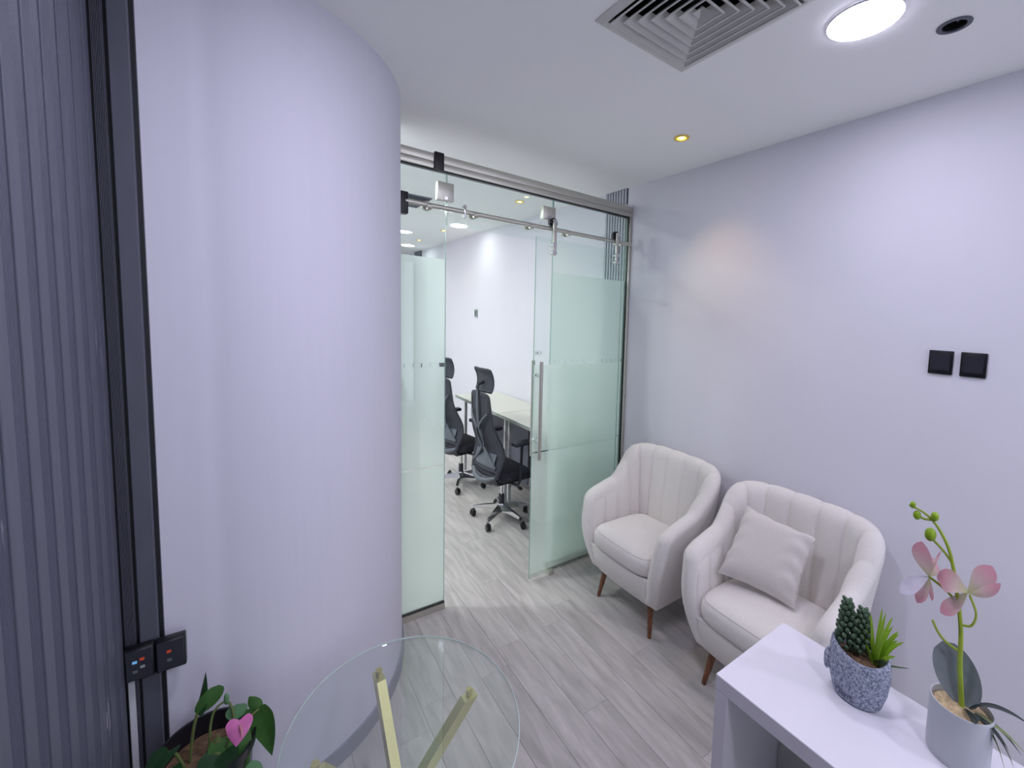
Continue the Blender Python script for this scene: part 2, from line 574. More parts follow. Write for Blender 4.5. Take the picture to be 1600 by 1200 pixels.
# ---- floor with planks
fl = struct(MB().box((X0 - .1, Y0 - .1, -0.08), (WX + .1, Y1 + .1, -0.004)).build('floor', 'subfloor'), 'grey wood-look plank floor running through lounge and office')
PW, PL = 0.132, 1.27
plank_mesh = {}
ncol = int((WX - (-0.42)) / PW) + 1
for i in range(ncol):
    x1 = WX - 0.004 - i * PW
    x0 = x1 - PW
    y = -1.3 - PL * ((i * 0.37 + 0.13 * (i % 3)) % 1.0)
    while y < 7.4:
        a, b = max(y, -1.3), min(y + PL, 7.4)
        y += PL
        ln = round(b - a, 3)
        if ln < 0.05:
            continue
        w, h, e, g = PW / 2, ln / 2, 0.0010, 0.0004
        if ln not in plank_mesh:
            mb = MB()
            mb.add([(-w + g, -h + g, -0.004), (w - g, -h + g, -0.004), (w - g, h - g, -0.004), (-w + g, h - g, -0.004),
                    (-w + g, -h + g, -0.0012), (w - g, -h + g, -0.0012), (w - g, h - g, -0.0012), (-w + g, h - g, -0.0012),
                    (-w + e + g, -h + e + g, 0), (w - e - g, -h + e + g, 0), (w - e - g, h - e - g, 0), (-w + e + g, h - e - g, 0)],
                   [(0, 1, 5, 4), (1, 2, 6, 5), (2, 3, 7, 6), (3, 0, 4, 7), (4, 5, 9, 8), (5, 6, 10, 9), (6, 7, 11, 10), (7, 4, 8, 11), (8, 9, 10, 11)])
            o = mb.build('plank', 'plank', fl)
            plank_mesh[ln] = o
            o.location = ((x0 + x1) / 2, (a + b) / 2, 0)
        else:
            inst(plank_mesh[ln], fl, ((x0 + x1) / 2, (a + b) / 2, 0))

# ---- straight walls
struct(MB().box((WX, Y0 - .1, 0), (WX + .1, Y1 + .1, CE)).build('wall_right', 'wall'), 'white wall behind the two armchairs')
struct(MB().box((X0 - .1, Y1, 0), (WX, Y1 + .1, CE)).build('wall_far', 'wall'), 'white far wall of the office')
struct(MB().box((X0 - .1, ECY + .02, 0), (X0, Y1, CE)).build('wall_office_left', 'wall'))
wb = MB()
WA, WB_, WZ0, WZ1 = -.05, 1.95, .05, 2.55          # glazing added behind the viewer to let in fill daylight
for a, b in (((LX - .2, Y0 - .1, 0), (WA, Y0, CE)), ((WB_, Y0 - .1, 0), (WX, Y0, CE)), ((WA, Y0 - .1, 0), (WB_, Y0, WZ0)), ((WA, Y0 - .1, WZ1), (WB_, Y0, CE))):
    wb.box(a, b)
struct(wb.build('wall_behind', 'wall'))
w1 = struct(MB().box((WA, Y0 - .06, WZ0), (WB_, Y0 - .05, WZ1)).build('added_window_1', 'glass'), 'tall unseen glazing added behind the viewer for daylight')  # added out of view so daylight fills the lounge from behind
for k in range(3):
    xx = WA + (WB_ - WA) * k / 2
    MB().box((xx - .02, Y0 - .08, WZ0), (xx + .02, Y0 - .03, WZ1)).build('added_window_frame', 'frame_grey', w1)
struct(MB().box((WX - .012, ECY + .3, 0), (WX, Y1, .1)).build('baseboard_right', 'skirt_white'))

# ---- curved wall
arc = [(ECX + ERX * math.cos(a), ECY + ERY * math.sin(a)) for a in [math.radians(-90 + 90 * k / 48) for k in range(49)]]
# shallow dent where the flat strip of wall meets the curve
dent = [(-.125 + .09 * k / 12, ECY - ERY + .0022 * math.sin(math.pi * k / 12) ** 2) for k in range(13)]
outl = [(LX - .2, ECY - ERY)] + dent + arc + [(ECX + ERX, ECY + .10), (X0 - .1, ECY + .10), (X0 - .1, ECY - ERY)]
wl = struct(MB().prism(outl, 0, CE).build('wall_left', 'wallpaper', smooth=30), 'white curved wall rounding towards the glass partition')
def off(d):
    return [(ECX + (ERX + d) * math.cos(a), ECY + (ERY + d) * math.sin(a)) for a in [math.radians(-90 + 90 * k / 48) for k in range(49)]]
o1, o0 = off(.011), off(-.002)
bb = MB().prism([(LX + .08, ECY - ERY - .011)] + o1[:-1] + [(ECX + ERX + .011, PYG - .012), (ECX + ERX - .002, PYG - .012)] + o0[:-1][::-1] + [(LX + .08, ECY - ERY + .002)], 0, 0.068)
struct(bb.build('baseboard_left', 'skirt', smooth=30), 'grey skirting along the foot of the curved wall')

# ---- fluted charcoal wall on the left: every flute is a slat
wf = struct(MB().box((LX - .1, Y0 - .1, 0), (LX, ECY - ERY, CE)).build('wall_fluted', 'gap_black'), 'charcoal fluted wall panelling at the left edge')
pit = 0.1085
slat0 = None
y = 1.918 - 0.054
while y > Y0 + .1:
    if slat0 is None:
        slat0 = MB().prism([(0, -.0250), (.0052, -.0250), (.0062, -.0240), (.0062, .0240), (.0052, .0250), (0, .0250)], 0, CE).build('slat', 'flute', wf)
        slat0.location = (LX, y, 0)
        rp_ = [(0, -.0252), (.0025, -.0252)]
        for k in range(8):
            yy = -.0252 + (k + .5) * .0504 / 8
            rp_ += [(.0025, yy - .0026), (.0042, yy - .0014), (.0042, yy + .0014), (.0025, yy + .0026)]
        rp_ += [(.0025, .0252), (0, .0252)]
        rib0 = MB().prism(rp_, 0, CE).build('ribbed_slat', 'flute_groove', wf)
        rib0.location = (LX, y - pit / 2, 0)
    else:
        inst(slat0, wf, (LX, y, 0))
        inst(rib0, wf, (LX, y - pit / 2, 0))
    y -= pit

# frame post that closes the panelling against the curved wall
YW = ECY - ERY
tr = struct(MB().box((LX, YW - .016, 0), (-.2065, YW + .004, CE)).build('trim_1', 'gap_black'), 'frame between fluted panelling and curved wall, its black edge a painted shadow gap')  # black base stands in for the shadow gap beside the frame
mb = MB().box((LX + .004, YW - .019, 0), (-.2585, YW - .012, CE))
for k in range(7):
    xx = LX + .0055 + k * .0027
    mb.prism([(xx - .0010, YW - .019), (xx - .0006, YW - .024), (xx + .0006, YW - .024), (xx + .0010, YW - .019)], 0, CE)
mb.build('ribbed_strip', 'frame_grey', tr)
MB().rbox((-.2515, YW - .034, 0), (-.2150, YW - .010, CE), .002, 1).build('cover_strip', 'frame_grey', tr)

# ---- ceiling with openings for the grilles and the empty lamp cup
VX0, VX1, VY0, VY1 = 0.886, 1.256, 0.805, 1.352         # air diffuser opening
OV = (1.02, 1.20, 4.50, 4.98)                            # office grille opening
HC = (1.675, 0.525)
holes = [(VX0, VX1, VY0, VY1), OV, (HC[0] - .0253, HC[0] + .0253, HC[1] - .0365, HC[1] + .0365)]
xs = sorted({X0 - .1, WX + .1} | {h[k] for h in holes for k in (0, 1)})
ys = sorted({Y0 - .1, Y1 + .1} | {h[k] for h in holes for k in (2, 3)})
mb = MB()
for i in range(len(xs) - 1):
    for j in range(len(ys) - 1):
        mx_, my_ = (xs[i] + xs[i + 1]) / 2, (ys[j] + ys[j + 1]) / 2
        if any(h[0] < mx_ < h[1] and h[2] < my_ < h[3] for h in holes):
            continue
        mb.box((xs[i], ys[j], CE), (xs[i + 1], ys[j + 1], CE + .05))
struct(mb.build('ceiling', 'ceiling'), 'flat white ceiling')


# ================================================================== CEILING FIXTURES
def panel_lamp(x, y, label, m='added_panel_light', group='round ceiling panel lamps'):
    t = thing('ceiling_panel_lamp', label, 'ceiling light', (x, y, CE), group)
    r = 0.118
    MB().lathe([(r, -.0005), (r, -.004), (r - .002, -.006), (r - .004, -.006), (r - .004, -.0005)], 48, cap=False).build('rim', 'lamp_rim', t, smooth=True, S=SC)
    MB().lathe([(r - .0042, -.003), (r - .0048, -.0075), (.001, -.0095)], 48, cap=False).build('diffuser', m, t, smooth=True, S=SC)
    return t


def spot_lamp(x, y, label, power):
    t = thing('recessed_spotlight', label, 'ceiling light', (x, y, CE), 'warm recessed spotlights')
    MB().lathe([(.048, -.0003), (.048, -.004), (.040, -.007), (.030, -.004), (.030, -.0003)], 32, cap=False).build('rim', 'gold_rim', t, smooth=True, S=SC)
    MB().lathe([(.0297, -.0035), (.0150, -.0015)], 24, cap=False).build('reflector', 'reflector', t, smooth=True, S=SC)  # cup emits on its own to paint the lamp's yellow glow
    MB().lathe([(.0165, -.001), (.0165, -.0030), (.0005, -.0035)], 24, cap=False).build('lens', 'spot_light', t, smooth=True, S=SC)
    ld = bpy.data.lights.new('spot_beam', 'SPOT')
    ld.energy = power; ld.color = (1.0, 0.74, 0.42); ld.spot_size = math.radians(105); ld.spot_blend = 0.9; ld.shadow_soft_size = 0.02
    lo = bpy.data.objects.new('spot_beam', ld); COL.objects.link(lo); lo.parent = t; lo.location = (0, 0, -.02)
    return t


panel_lamp(1.455, .722, 'large bright round panel lamp beside the square air diffuser', 'lounge_wall_light')
panel_lamp(.42, 1.0, 'added round panel lamp above the coffee table, just out of the picture')  # this and the next two are unseen lamps added to brighten the lounge
panel_lamp(.42, -.75, 'added unseen round panel lamp behind the viewer nearest the fluted wall')
panel_lamp(1.455, -1.1, 'added unseen round panel lamp behind the viewer nearest the right wall')
panel_lamp(1.773, 5.57, 'nearer glowing panel lamp seen through the glass above the door rail', 'office_wall_light')
panel_lamp(1.80, 7.98, 'farthest glowing panel lamp seen through the left glass pane', 'office_wall_light')
for yy, ww in ((3.4, 'nearest the glass partition'), (4.8, 'second from the glass partition'), (6.2, 'third from the glass partition'), (7.6, 'farthest from the glass partition')):
    panel_lamp(.05, yy, 'added office panel lamp hidden behind the curved wall, ' + ww, 'added_office_light')  # row added out of sight to brighten the office
spot_lamp(1.722, 1.838, 'warm yellow spotlight in the ceiling above the armchairs', 9.0)
spot_lamp(1.754, 3.92, 'warm spotlight just behind the glass partition', 2.5)
spot_lamp(1.762, 6.09, 'warm spotlight between the two office panel lamps', 2.0)
spot_lamp(1.776, 7.25, 'warm spotlight nearest the farthest panel lamp', 2.0)

# empty lamp cup
t = thing('empty_lamp_cup', 'small dark empty spotlight hole near the right wall', 'ceiling fixture', (HC[0], HC[1], CE))
MB().lathe([(.0345, .0), (.0345, .04), (.028, .055), (.001, .058)], 32, cap=False).build('cup', 'hole', t, smooth=True, S=SC)
MB().lathe([(.050, -.0004), (.0495, -.003), (.037, -.004), (.0345, -.002), (.0345, .004)], 32, cap=False).build('rim', 'frame_grey', t, smooth=True, S=SC)
mb = MB(); mb.tube([(-.012, .005, .045), (.004, .004, .02), (.014, -.008, .012)], .003, 6); mb.build('loose_wire', 'socket', t, smooth=True, S=SC)


def diffuser(name, label, x0, x1, y0, y1, rings, flange, m='vent', depth=.11):
    cx_, cy_ = (x0 + x1) / 2, (y0 + y1) / 2
    t = thing(name, label, 'air vent', (cx_, cy_, CE))
    hx, hy = (x1 - x0) / 2, (y1 - y0) / 2
    def ring(prof):      # prof: list of (scale outward 0..1+, z)
        vs_, fs = [], []
        for s, z in prof:
            for a, b in ((-1, -1), (1, -1), (1, 1), (-1, 1)):
                vs_.append((a * hx * s, b * hy * s, z))
        n = len(prof)
        for i in range(n):
            j = (i + 1) % n
            for k in range(4):
                fs.append((i * 4 + k, i * 4 + (k + 1) % 4, j * 4 + (k + 1) % 4, j * 4 + k))
        return MB().add(vs_, fs)
    ring([(1 + flange, -.0005), (1 + flange, -.004), (1.0, -.012), (.965, -.010), (.955, .012), (.985, .012), (1.0, -.0005)]).build('flange', m, t)
    for k in range(rings):
        s1 = .955 * (1 - (k + .12) / (rings + .75))
        s0 = s1 - .955 / (rings + .75) * 1.0
        lip = .022
        ring([(s1, -.018), (s1, -.014), (s1 - lip, -.010), (s0 + .008, .012), (s0, .010), (s1 - lip - .006, -.014), (s1 - lip, -.018)]).build('louver', m, t)
    s = .955 * .62 / (rings + .75)
    MB().add([(-hx * s, -hy * s, -.010), (hx * s, -hy * s, -.010), (hx * s, hy * s, -.010), (-hx * s, hy * s, -.010), (0, 0, .012)],
             [(0, 1, 4), (1, 2, 4), (2, 3, 4), (3, 0, 4)]).build('centre_pyramid', m, t)
    w = .002
    MB().add([(-hx, -hy, .0), (hx, -hy, .0), (hx, hy, .0), (-hx, hy, .0), (-hx, -hy, depth), (hx, -hy, depth), (hx, hy, depth), (-hx, hy, depth)],
             [(4, 5, 6, 7), (0, 1, 5, 4), (1, 2, 6, 5), (2, 3, 7, 6), (3, 0, 4, 7)]).build('duct_box', 'hole', t)
    return t


diffuser('air_diffuser', 'square white air diffuser with nested louvers in the lounge ceiling', VX0, VX1, VY0, VY1, 6, .10)
diffuser('air_diffuser', 'grey air grille in the office ceiling seen beside the black rail block', OV[0], OV[1], OV[2], OV[3], 4, .06, 'modesty')

# ================================================================== GLASS PARTITION
gp = thing('glass_partition', 'frameless glass partition with steel top beam and frosted bands', 'partition', (1.33, PYG, 0))
GO = Vector((1.33, PYG, 0))
def gbox(name, a, b, m, parent=gp, r=0.0, O=GO):
    mb = MB()
    a2, b2 = Vector(a) - O, Vector(b) - O
    if r:
        mb.rbox(a2, b2, r, 2)
    else:
        mb.box(a2, b2)
    return mb.build(name, m, parent, smooth=bool(r))
xl = ECX + ERX - .004
beam = gbox('top_beam', (xl, 2.742, 2.590), (WX, 2.812, 2.634), 'steel', r=.003)
gbox('beam_lower_channel', (xl, 2.746, 2.556), (WX, 2.808, 2.590), 'steel', beam, r=.002)
gbox('seal', (xl, 2.762, 2.549), (WX, 2.792, 2.556), 'black', beam)
gbox('sealant_blob', (WX - .045, 2.739, 2.628), (WX - .002, 2.780, 2.645), 'white_board', beam)
post = gbox('wall_post', (WX - .024, 2.748, 0), (WX, 2.806, 2.556), 'steel', r=.002)
gbox('seal', (WX - .031, 2.758, 0), (WX - .024, 2.796, 2.550), 'black', post)
FILM = [(.042, .878), (.886, 1.465), (1.488, 2.078)]
def pane(name, x0, x1, z0, z1, y0, parent, film, O=GO, side=1, bands=3):
    p = gbox(name, (x0, y0, z0), (x1, y0 + .010, z1), 'glass', parent, O=O)
    e = MB()
    for xe in (x0, x1 - .0015):
        e.box(Vector((xe, y0 + .0005, z0)) - O, Vector((xe + .0015, y0 + .0095, z1)) - O)
    e.build('polished_edge', 'glass_edge', p)
    if film:
        for a, b in FILM[:bands]:
            yf = (y0 + .0102) if side > 0 else (y0 - .0022)
            gbox('frosted_band', (x0 + .002, yf, max(a, z0 + .002)), (x1 - .002, yf + .002, b), 'film', p, O=O)
        if bands < 3:
            return p
        d = MB()
        yf = (y0 + .0102) if side > 0 else (y0 - .0022)
        xx = x0 + .002
        while xx < x1 - .04:
            d.box(Vector((xx, yf, 1.4655)) - O, Vector((xx + .036, yf + .002, 1.4875)) - O)
            xx += .043
        d.build('frosted_dash_row', 'film', p)
    return p
pane('fixed_pane', xl, .815, .040, 2.550, 2.772, gp, True)
pane('fixed_pane', 1.474, WX - .031, .040, 2.550, 2.772, gp, True)
pane('transom_pane', .819, 1.470, 2.268, 2.550, 2.772, gp, False)
for a, b in ((xl, .815), (1.474, WX - .024)):
    ch = gbox('floor_channel', (a, 2.758, 0), (b, 2.796, .038), 'steel')
    gbox('seal', (a, 2.766, .038), (b, 2.788, .044), 'black', ch)
def fitting(x0, x1, z0, z1):
    p = gbox('patch_fitting', (x0, 2.756, z0), (x1, 2.798, z1), 'steel', r=.003)
    mb = MB(); mb.tube([Vector(((x0 + x1) / 2, 2.758, z0 + .014)) - GO, Vector(((x0 + x1) / 2, 2.750, z0 + .014)) - GO], .010, 12)
    mb.build('screw', 'chrome', p, smooth=True)
fitting(.765, .851, 2.398, 2.497)
fitting(1.391, 1.480, 2.413, 2.497)
# black clip on the beam, black stop at the rail end
gbox('beam_clip', (.742, 2.722, 2.548), (.790, 2.745, 2.640), 'black', r=.004)
es = gbox('rail_end_block', (xl - .010, 2.700, 2.280), (.612, 2.752, 2.392), 'black', r=.004)
RZ, RY = 2.347, 2.712
mb = MB().tube([Vector((.60, RY, RZ)) - GO, Vector((2.075, RY, RZ)) - GO], .0135, 16)
rail = mb.build('slide_rail', 'steel', gp, smooth=True)
for x in (.712, .952, 1.291, 1.553, 1.985):
    mb = MB().tube([Vector((x, RY + .004, RZ)) - GO, Vector((x, 2.756, RZ)) - GO], .011, 14)
    mb.tube([Vector((x, 2.750, RZ)) - GO, Vector((x, 2.772, RZ)) - GO], .024, 18)
    mb.tube([Vector((x - .012, RY, RZ - .006)) - GO, Vector((x + .012, RY, RZ - .004)) - GO], .0175, 16)
    mb.build('standoff', 'steel', rail, smooth=True)
gbox('rail_stop', (.885, RY - .018, RZ - .034), (.900, RY + .018, RZ + .036), 'chrome', rail, r=.003)

# ---- sliding door on the rail
DO = Vector((1.66, 2.712, 0))
sd = thing('sliding_door', 'sliding glass door leaf with long steel pull handle hanging on the rail', 'door', DO)
pane('door_glass', 1.325, 2.005, .018, 2.285, 2.708, sd, True, DO, 1, 2)
def hanger(x):
    h = gbox('hanger', (x - .013, 2.678, 2.178), (x + .013, 2.688, 2.405), 'steel', sd, r=.004, O=DO)
    mb = MB().tube([Vector((x, 2.700, 2.389)) - DO, Vector((x, 2.726, 2.389)) - DO], .028, 24)
    mb.build('roller', 'black', h, smooth=True)
    mb = MB().tube([Vector((x, 2.674, 2.389)) - DO, Vector((x, 2.702, 2.389)) - DO], .014, 16)
    mb.build('axle', 'chrome', h, smooth=True)
    for z in (2.245, 2.196):
        mb = MB().tube([Vector((x, 2.672, z)) - DO, Vector((x, 2.708, z)) - DO], .015, 16)
        mb.build('bolt', 'chrome', h, smooth=True)
hanger(1.437)
hanger(1.932)
for yb, x in ((2.655, 1.352), (2.768, 1.352)):
    mb = MB().tube([Vector((x, yb, .848)) - DO, Vector((x, yb, 1.492)) - DO], .0115, 14)
    hd = mb.build('pull_handle', 'steel', sd, smooth=True)
    for z in (.965, 1.400):
        mb = MB().tube([Vector((x, yb, z)) - DO, Vector((x, 2.708 if yb < 2.7 else 2.718, z)) - DO], .010, 12)
        mb.build('handle_mount', 'chrome', hd, smooth=True)
# arrow sticker
mb = MB()
za, xa, yd = 1.545, 1.333, 2.7072
for a, b, c, d in ((0, -.012, .030, -.0105), (0, .0105, .030, .012), (0, -.012, .0015, .012)):
    mb.box(Vector((xa + a, yd, za + b)) - DO, Vector((xa + c, yd + .0006, za + d)) - DO)
mb.add([Vector(p) - DO for p in ((xa + .030, yd, za - .020), (xa + .044, yd, za), (xa + .030, yd, za + .020), (xa + .034, yd, za + .012), (xa + .040, yd, za), (xa + .034, yd, za - .012))],
       [(0, 1, 4, 5), (1, 2, 3, 4)])
for k in range(3):
    mb.box(Vector((xa + .006 + k * .007, yd, za - .005)) - DO, Vector((xa + .010 + k * .007, yd + .0006, za + .005)) - DO)
mb.build('arrow_sticker', 'decal', sd)
gd = gbox('floor_guide', (1.462, 2.690, 0), (1.500, 2.740, .030), 'steel', sd, r=.003, O=DO)

# ================================================================== OFFICE BEYOND THE GLASS
fp = thing('fluted_panel', 'grey fluted wall panel just behind the glass at the right wall', 'wall panel', (WX, 2.815, 0))
MB().box((-.006, 0, 0), (0, .285, CE)).build('backing', 'flute_gap', fp)
s0 = MB().prism([(-.006, -.0120), (-.011, -.0112), (-.011, .0112), (-.006, .0120)], 0, CE).build('slat', 'flute_light', fp)
s0.location = (0, .018, 0)
for k in range(1, 8):
    inst(s0, fp, (0, .018 + k * .0356, 0))
fp2 = thing('fluted_panel', 'small dark fluted panel far down the office wall', 'wall panel', (WX, 8.45, 0))
MB().box((-.006, 0, 0), (0, .40, CE)).build('backing', 'flute_gap', fp2)
s1 = MB().prism([(-.006, -.022), (-.018, -.020), (-.018, .020), (-.006, .022)], 0, CE).build('slat', 'frame_grey', fp2)
s1.location = (0, .03, 0)
for k in range(1, 7):
    inst(s1, fp2, (0, .03 + k * .056, 0))

sk = thing('wall_socket', 'small grey wall plate on the office wall above the desks', 'socket', (WX, 5.93, 1.785))
MB().rbox((-.012, -.047, -.05), (0, .047, .05), .004, 2).build('plate', 'socket', sk)
MB().rbox((-.016, -.030, -.033), (-.011, .030, .033), .002, 1).build('rocker', 'decal', sk)


def desk(y0, y1, label):
    yc = (y0 + y1) / 2
    t = thing('office_desk', label, 'desk', (1.87, yc, 0), 'desks along the office wall')
    ly = (y1 - y0) / 2
    top = MB().rbox((-.236, -ly + .002, .848), (.226, ly - .002, .880), .003, 1).build('top', 'desk_top', t)
    MB().box((-.2385, -ly + .002, .850), (-.2355, ly - .002, .878)).build('edge_band', 'desk_edge', top)
    for s in (-1, 1):
        for x in (-.140, .19):
            MB().rbox((x - .014, s * (ly - .04) - .014, 0), (x + .014, s * (ly - .04) + .014, .848), .003, 1).build('leg', 'skirt_white', t)
    MB().box((.100, -ly + .07, .10), (.112, ly - .07, .845)).build('modesty_panel', 'modesty', t)
    MB().box((-.150, -ly + .06, .82), (-.130, ly - .06, .848)).build('cross_rail', 'skirt_white', t)
    return t
desk(4.035, 5.20, 'pale desk farther along the office wall behind the second swivel chair')
desk(3.12, 4.025, 'pale desk nearest the glass partition in the office')


# ---- swivel chairs
def office_chair(loc, rot, label, star=0.0):
    t = thing('office_chair', label, 'office chair', loc, 'black mesh swivel chairs at the office desks')
    kw = dict(S=SC, rot=rot)
    def put(mb, name, m, par=t, smooth=True, back=False):
        if back:      # long backrest reaching below the seat
            for p in mb.v:
                p.z = .350 + (p.z - .46) * 1.135
        return mb.build(name, m, par, smooth=smooth, **kw)
    put(MB().lathe([(.030, .055), (.042, .062), (.044, .115), (.036, .125)], 20), 'hub', 'chrome')
    for k in range(5):
        a = star - rot + 2 * math.pi * k / 5
        c, s = math.cos(a), math.sin(a)
        mb = MB()
        w0, w1 = .026, .015
        def P(r, w, z):
            return (r * c - w * s, r * s + w * c, z)
        prof = [(.03, w0, .070, .118), (.16, .021, .072, .103), (.285, w1, .066, .084), (.300, w1 * .8, .066, .080)]
        vs_ = []
        for r, w, za_, zb in prof:
            vs_ += [P(r, -w, za_), P(r, w, za_), P(r, w * .7, zb), P(r, -w * .7, zb)]
        fs = [(0, 3, 2, 1)]
        for i in range(3):
            for j in range(4):
                fs.append((i * 4 + j, i * 4 + (j + 1) % 4, i * 4 + 4 + (j + 1) % 4, i * 4 + 4 + j))
        fs.append((12, 13, 14, 15))
        mb.add(vs_, fs)
        arm = put(mb, 'base_arm', 'chrome')
        ca = a + .9
        q = Vector((math.cos(ca), math.sin(ca), 0)); n = Vector((-q.y, q.x, 0))
        o = Vector((c * .288, s * .288, 0))
        mb = MB()
        for sd_ in (-1, 1):
            ctr = o + q * .014 + n * .013 * sd_ + Vector((0, 0, .0275))
            mb.tube([ctr - n * .0085, ctr + n * .0085], .0265, 16)
        mb.ball(o + q * .008 + Vector((0, 0, .042)), (.022, .016, .022), 10, 7, (q, n, Vector((0, 0, 1))))
        put(mb, 'caster', 'black', arm)
        mb = MB().tube([o + Vector((0, 0, .050)), o + Vector((0, 0, .074))], .007, 8)
        put(mb, 'caster_stem', 'chrome', arm)
    put(MB().lathe([(.029, .11), (.029, .19), (.026, .195)], 18), 'gas_column', 'dark')
    put(MB().lathe([(.017, .19), (.017, .30)], 14), 'piston', 'chrome')
    put(MB().rbox((-.13, -.085, .290), (.11, .085, .342), .012, 2), 'tilt_mechanism', 'black')
    mb = MB().tube([(.03, -.08, .315), (.03, -.19, .305), (.03, -.25, .30)], .007, 8)
    mb.rbox((.012, -.285, .292), (.048, -.24, .310), .005, 1)
    put(mb, 'lever', 'black')
    # seat: waterfall front, crowned top
    def seat_fn(u, v):
        a, b = 2 * math.pi * u, math.pi * (v - .5)
        ca, sa = math.cos(a), math.sin(a)
        e = .42
        x = math.copysign(abs(ca) ** e, ca); y_ = math.copysign(abs(sa) ** e, sa)
        cb = math.cos(b) ** .35; sb = math.copysign(abs(math.sin(b)) ** .6, math.sin(b))
        X, Y = .02 + .245 * x * cb, .25 * y_ * cb
        return Vector((X, Y,   .388 + .044 * sb - .03 * sstep(.12, .27, X)))
    put(MB().grid(seat_fn, 48, 15, wrap_u=True), 'seat', 'seat_fabric')
    put(MB().rbox((-.19, -.21, .335), (.22, .21, .358), .008, 1), 'seat_pan', 'black')
    # backrest outline
    def bx(z):
        return -.235 - .10 * max(0, z - .62) + .06 * math.exp(-((z - .66) / .10) ** 2) - .02
    def hw(z):
        t_ = (z - .50) / .50
        return .205 + .035 * math.sin(math.pi * min(1, max(0, t_ * 1.5))) - .085 * max(0, t_ - .25)
    def surf(y_, z):
        return Vector((bx(z) + .75 * y_ * y_ + .0, y_, z))
    def net(u, v):
        z = .53 + .478 * v
        return surf((u * 2 - 1) * hw(z) * .96, z)
    mb = MB().grid(net, 13, 16)
    put(mb, 'backrest_mesh', 'mesh_fabric', back=True)
    loop = [surf(-hw(z), z) for z in [.50 + .5 * k / 14 for k in range(15)]]
    ztop = 1.0
    loop += [surf(-hw(ztop) * math.cos(math.pi * k / 8), ztop + .018 * math.sin(math.pi * k / 8)) for k in range(1, 8)]
    loop += [surf(hw(z), z) for z in [1.0 - .5 * k / 14 for k in range(15)]]
    loop += [surf(hw(.50) * math.cos(math.pi * k / 8), .50 - .035 * math.sin(math.pi * k / 8)) for k in range(1, 9)]
    n_ = len(loop)
    rad = [.018 if p.z > .62 else .026 for p in loop]
    put(MB().tube(loop, rad, 10, flat=.6), 'backrest_frame', 'dark', back=True)
    # spine with crossing bars
    sp = lambda y_, z, d=.035: Vector((bx(z) - d + .55 * y_ * y_, y_, z))
    mb = MB()
    for s in (-1, 1):
        pts = [sp(s * .135, .905, .012), sp(s * .085, .865), sp(s * .035, .825), sp(s * .020, .80), sp(s * .036, .765), sp(s * .040, .735), sp(s * .030, .70),
               sp(s * .018, .672), sp(s * .045, .645), sp(s * .11, .60, .022), sp(s * .185, .555, .004)]
        mb.tube(pts, [.010, .013, .015, .015, .013, .013, .013, .016, .017, .017, .015], 8, flat=.7)
    put(mb, 'spine', 'chair_grey', back=True)
    def lum(u, v):
        y_ = (u * 2 - 1) * .165
        z = .555 + .085 * v
        return Vector((bx(z) - .008 + .75 * y_ * y_ - .010 * math.sin(math.pi * v), y_, z))
    put(MB().grid(lum, 12, 5), 'lumbar_pad', 'chair_grey', back=True)
    mb = MB().tube([sp(-.19, .50, -.01), sp(-.10, .472, .012), sp(0, .462, .022), sp(.10, .472, .012), sp(.19, .50, -.01)], [.020, .026, .028, .026, .020], 10, flat=.6)
    put(mb, 'lower_bow', 'chair_grey', back=True)
    mb = MB().tube([(-.10, 0, .320), (-.20, 0, .325), (-.262, 0, .365)], [.035, .035, .028], 10, flat=.5)
    put(mb, 'back_bracket', 'black')
    # headrest
    mb = MB().tube([sp(0, .80, .028), sp(0, .90, .026), sp(0, 1.00, .022), Vector((bx(1.0) - .02, 0, 1.045))], [.017, .017, .016, .015], 8, flat=.55)
    put(mb, 'headrest_post', 'chair_grey', back=True)
    hx = bx(1.0)
    def head(y_, v, d=0.0):
        z = 1.005 + .150 * v
        return Vector((hx + .035 + 1.2 * y_ * y_ + .03 * (1 - (2 * v - 1) ** 2) * 0.9 - .02 * v + d, y_, z))
    hp = MB().grid(lambda u, v: head((u * 2 - 1) * .128, v), 13, 8)
    h = put(hp, 'headrest', 'mesh_fabric')
    lp = [head(-.135, k / 6) for k in range(7)] + [head(-.135 + .27 * k / 10, 1.03) for k in range(1, 10)] + [head(.135, 1 - k / 6) for k in range(7)] + [head(.135 - .27 * k / 10, -.03) for k in range(1, 11)]
    put(MB().tube(lp, .009, 8), 'headrest_frame', 'dark', h)
    mb = MB().tube([Vector((hx - .02, 0, 1.00)), Vector((hx - .01, 0, 1.05)), head(0, .4, -.004)], [.012, .012, .012], 8)
    put(mb, 'headrest_bracket', 'dark', h)
    for s in (-1, 1):
        mb = MB().tube([(-.02, s * .17, .325), (.0, s * .265, .33), (.02, s * .275, .37), (.035, s * .275, .625)], [.016, .018, .021, .019], 8, flat=.7)
        ar = put(mb, 'armrest_post', 'dark')
        put(MB().rbox((-.075, s * .275 - .042, .622), (.185, s * .275 + .042, .652), .013, 3), 'arm_pad', 'dark', ar)
    return t


def R2B(x, y, z=0):
    return (x * SC.x, y * SC.y, z * SC.z)
office_chair(R2B(2.135, 3.55), math.radians(6), 'black mesh swivel chair with chrome base in the doorway', math.radians(-4))
office_chair(R2B(2.13, 4.52), math.radians(12), 'black mesh swivel chair half hidden by the left frosted pane', math.radians(20))


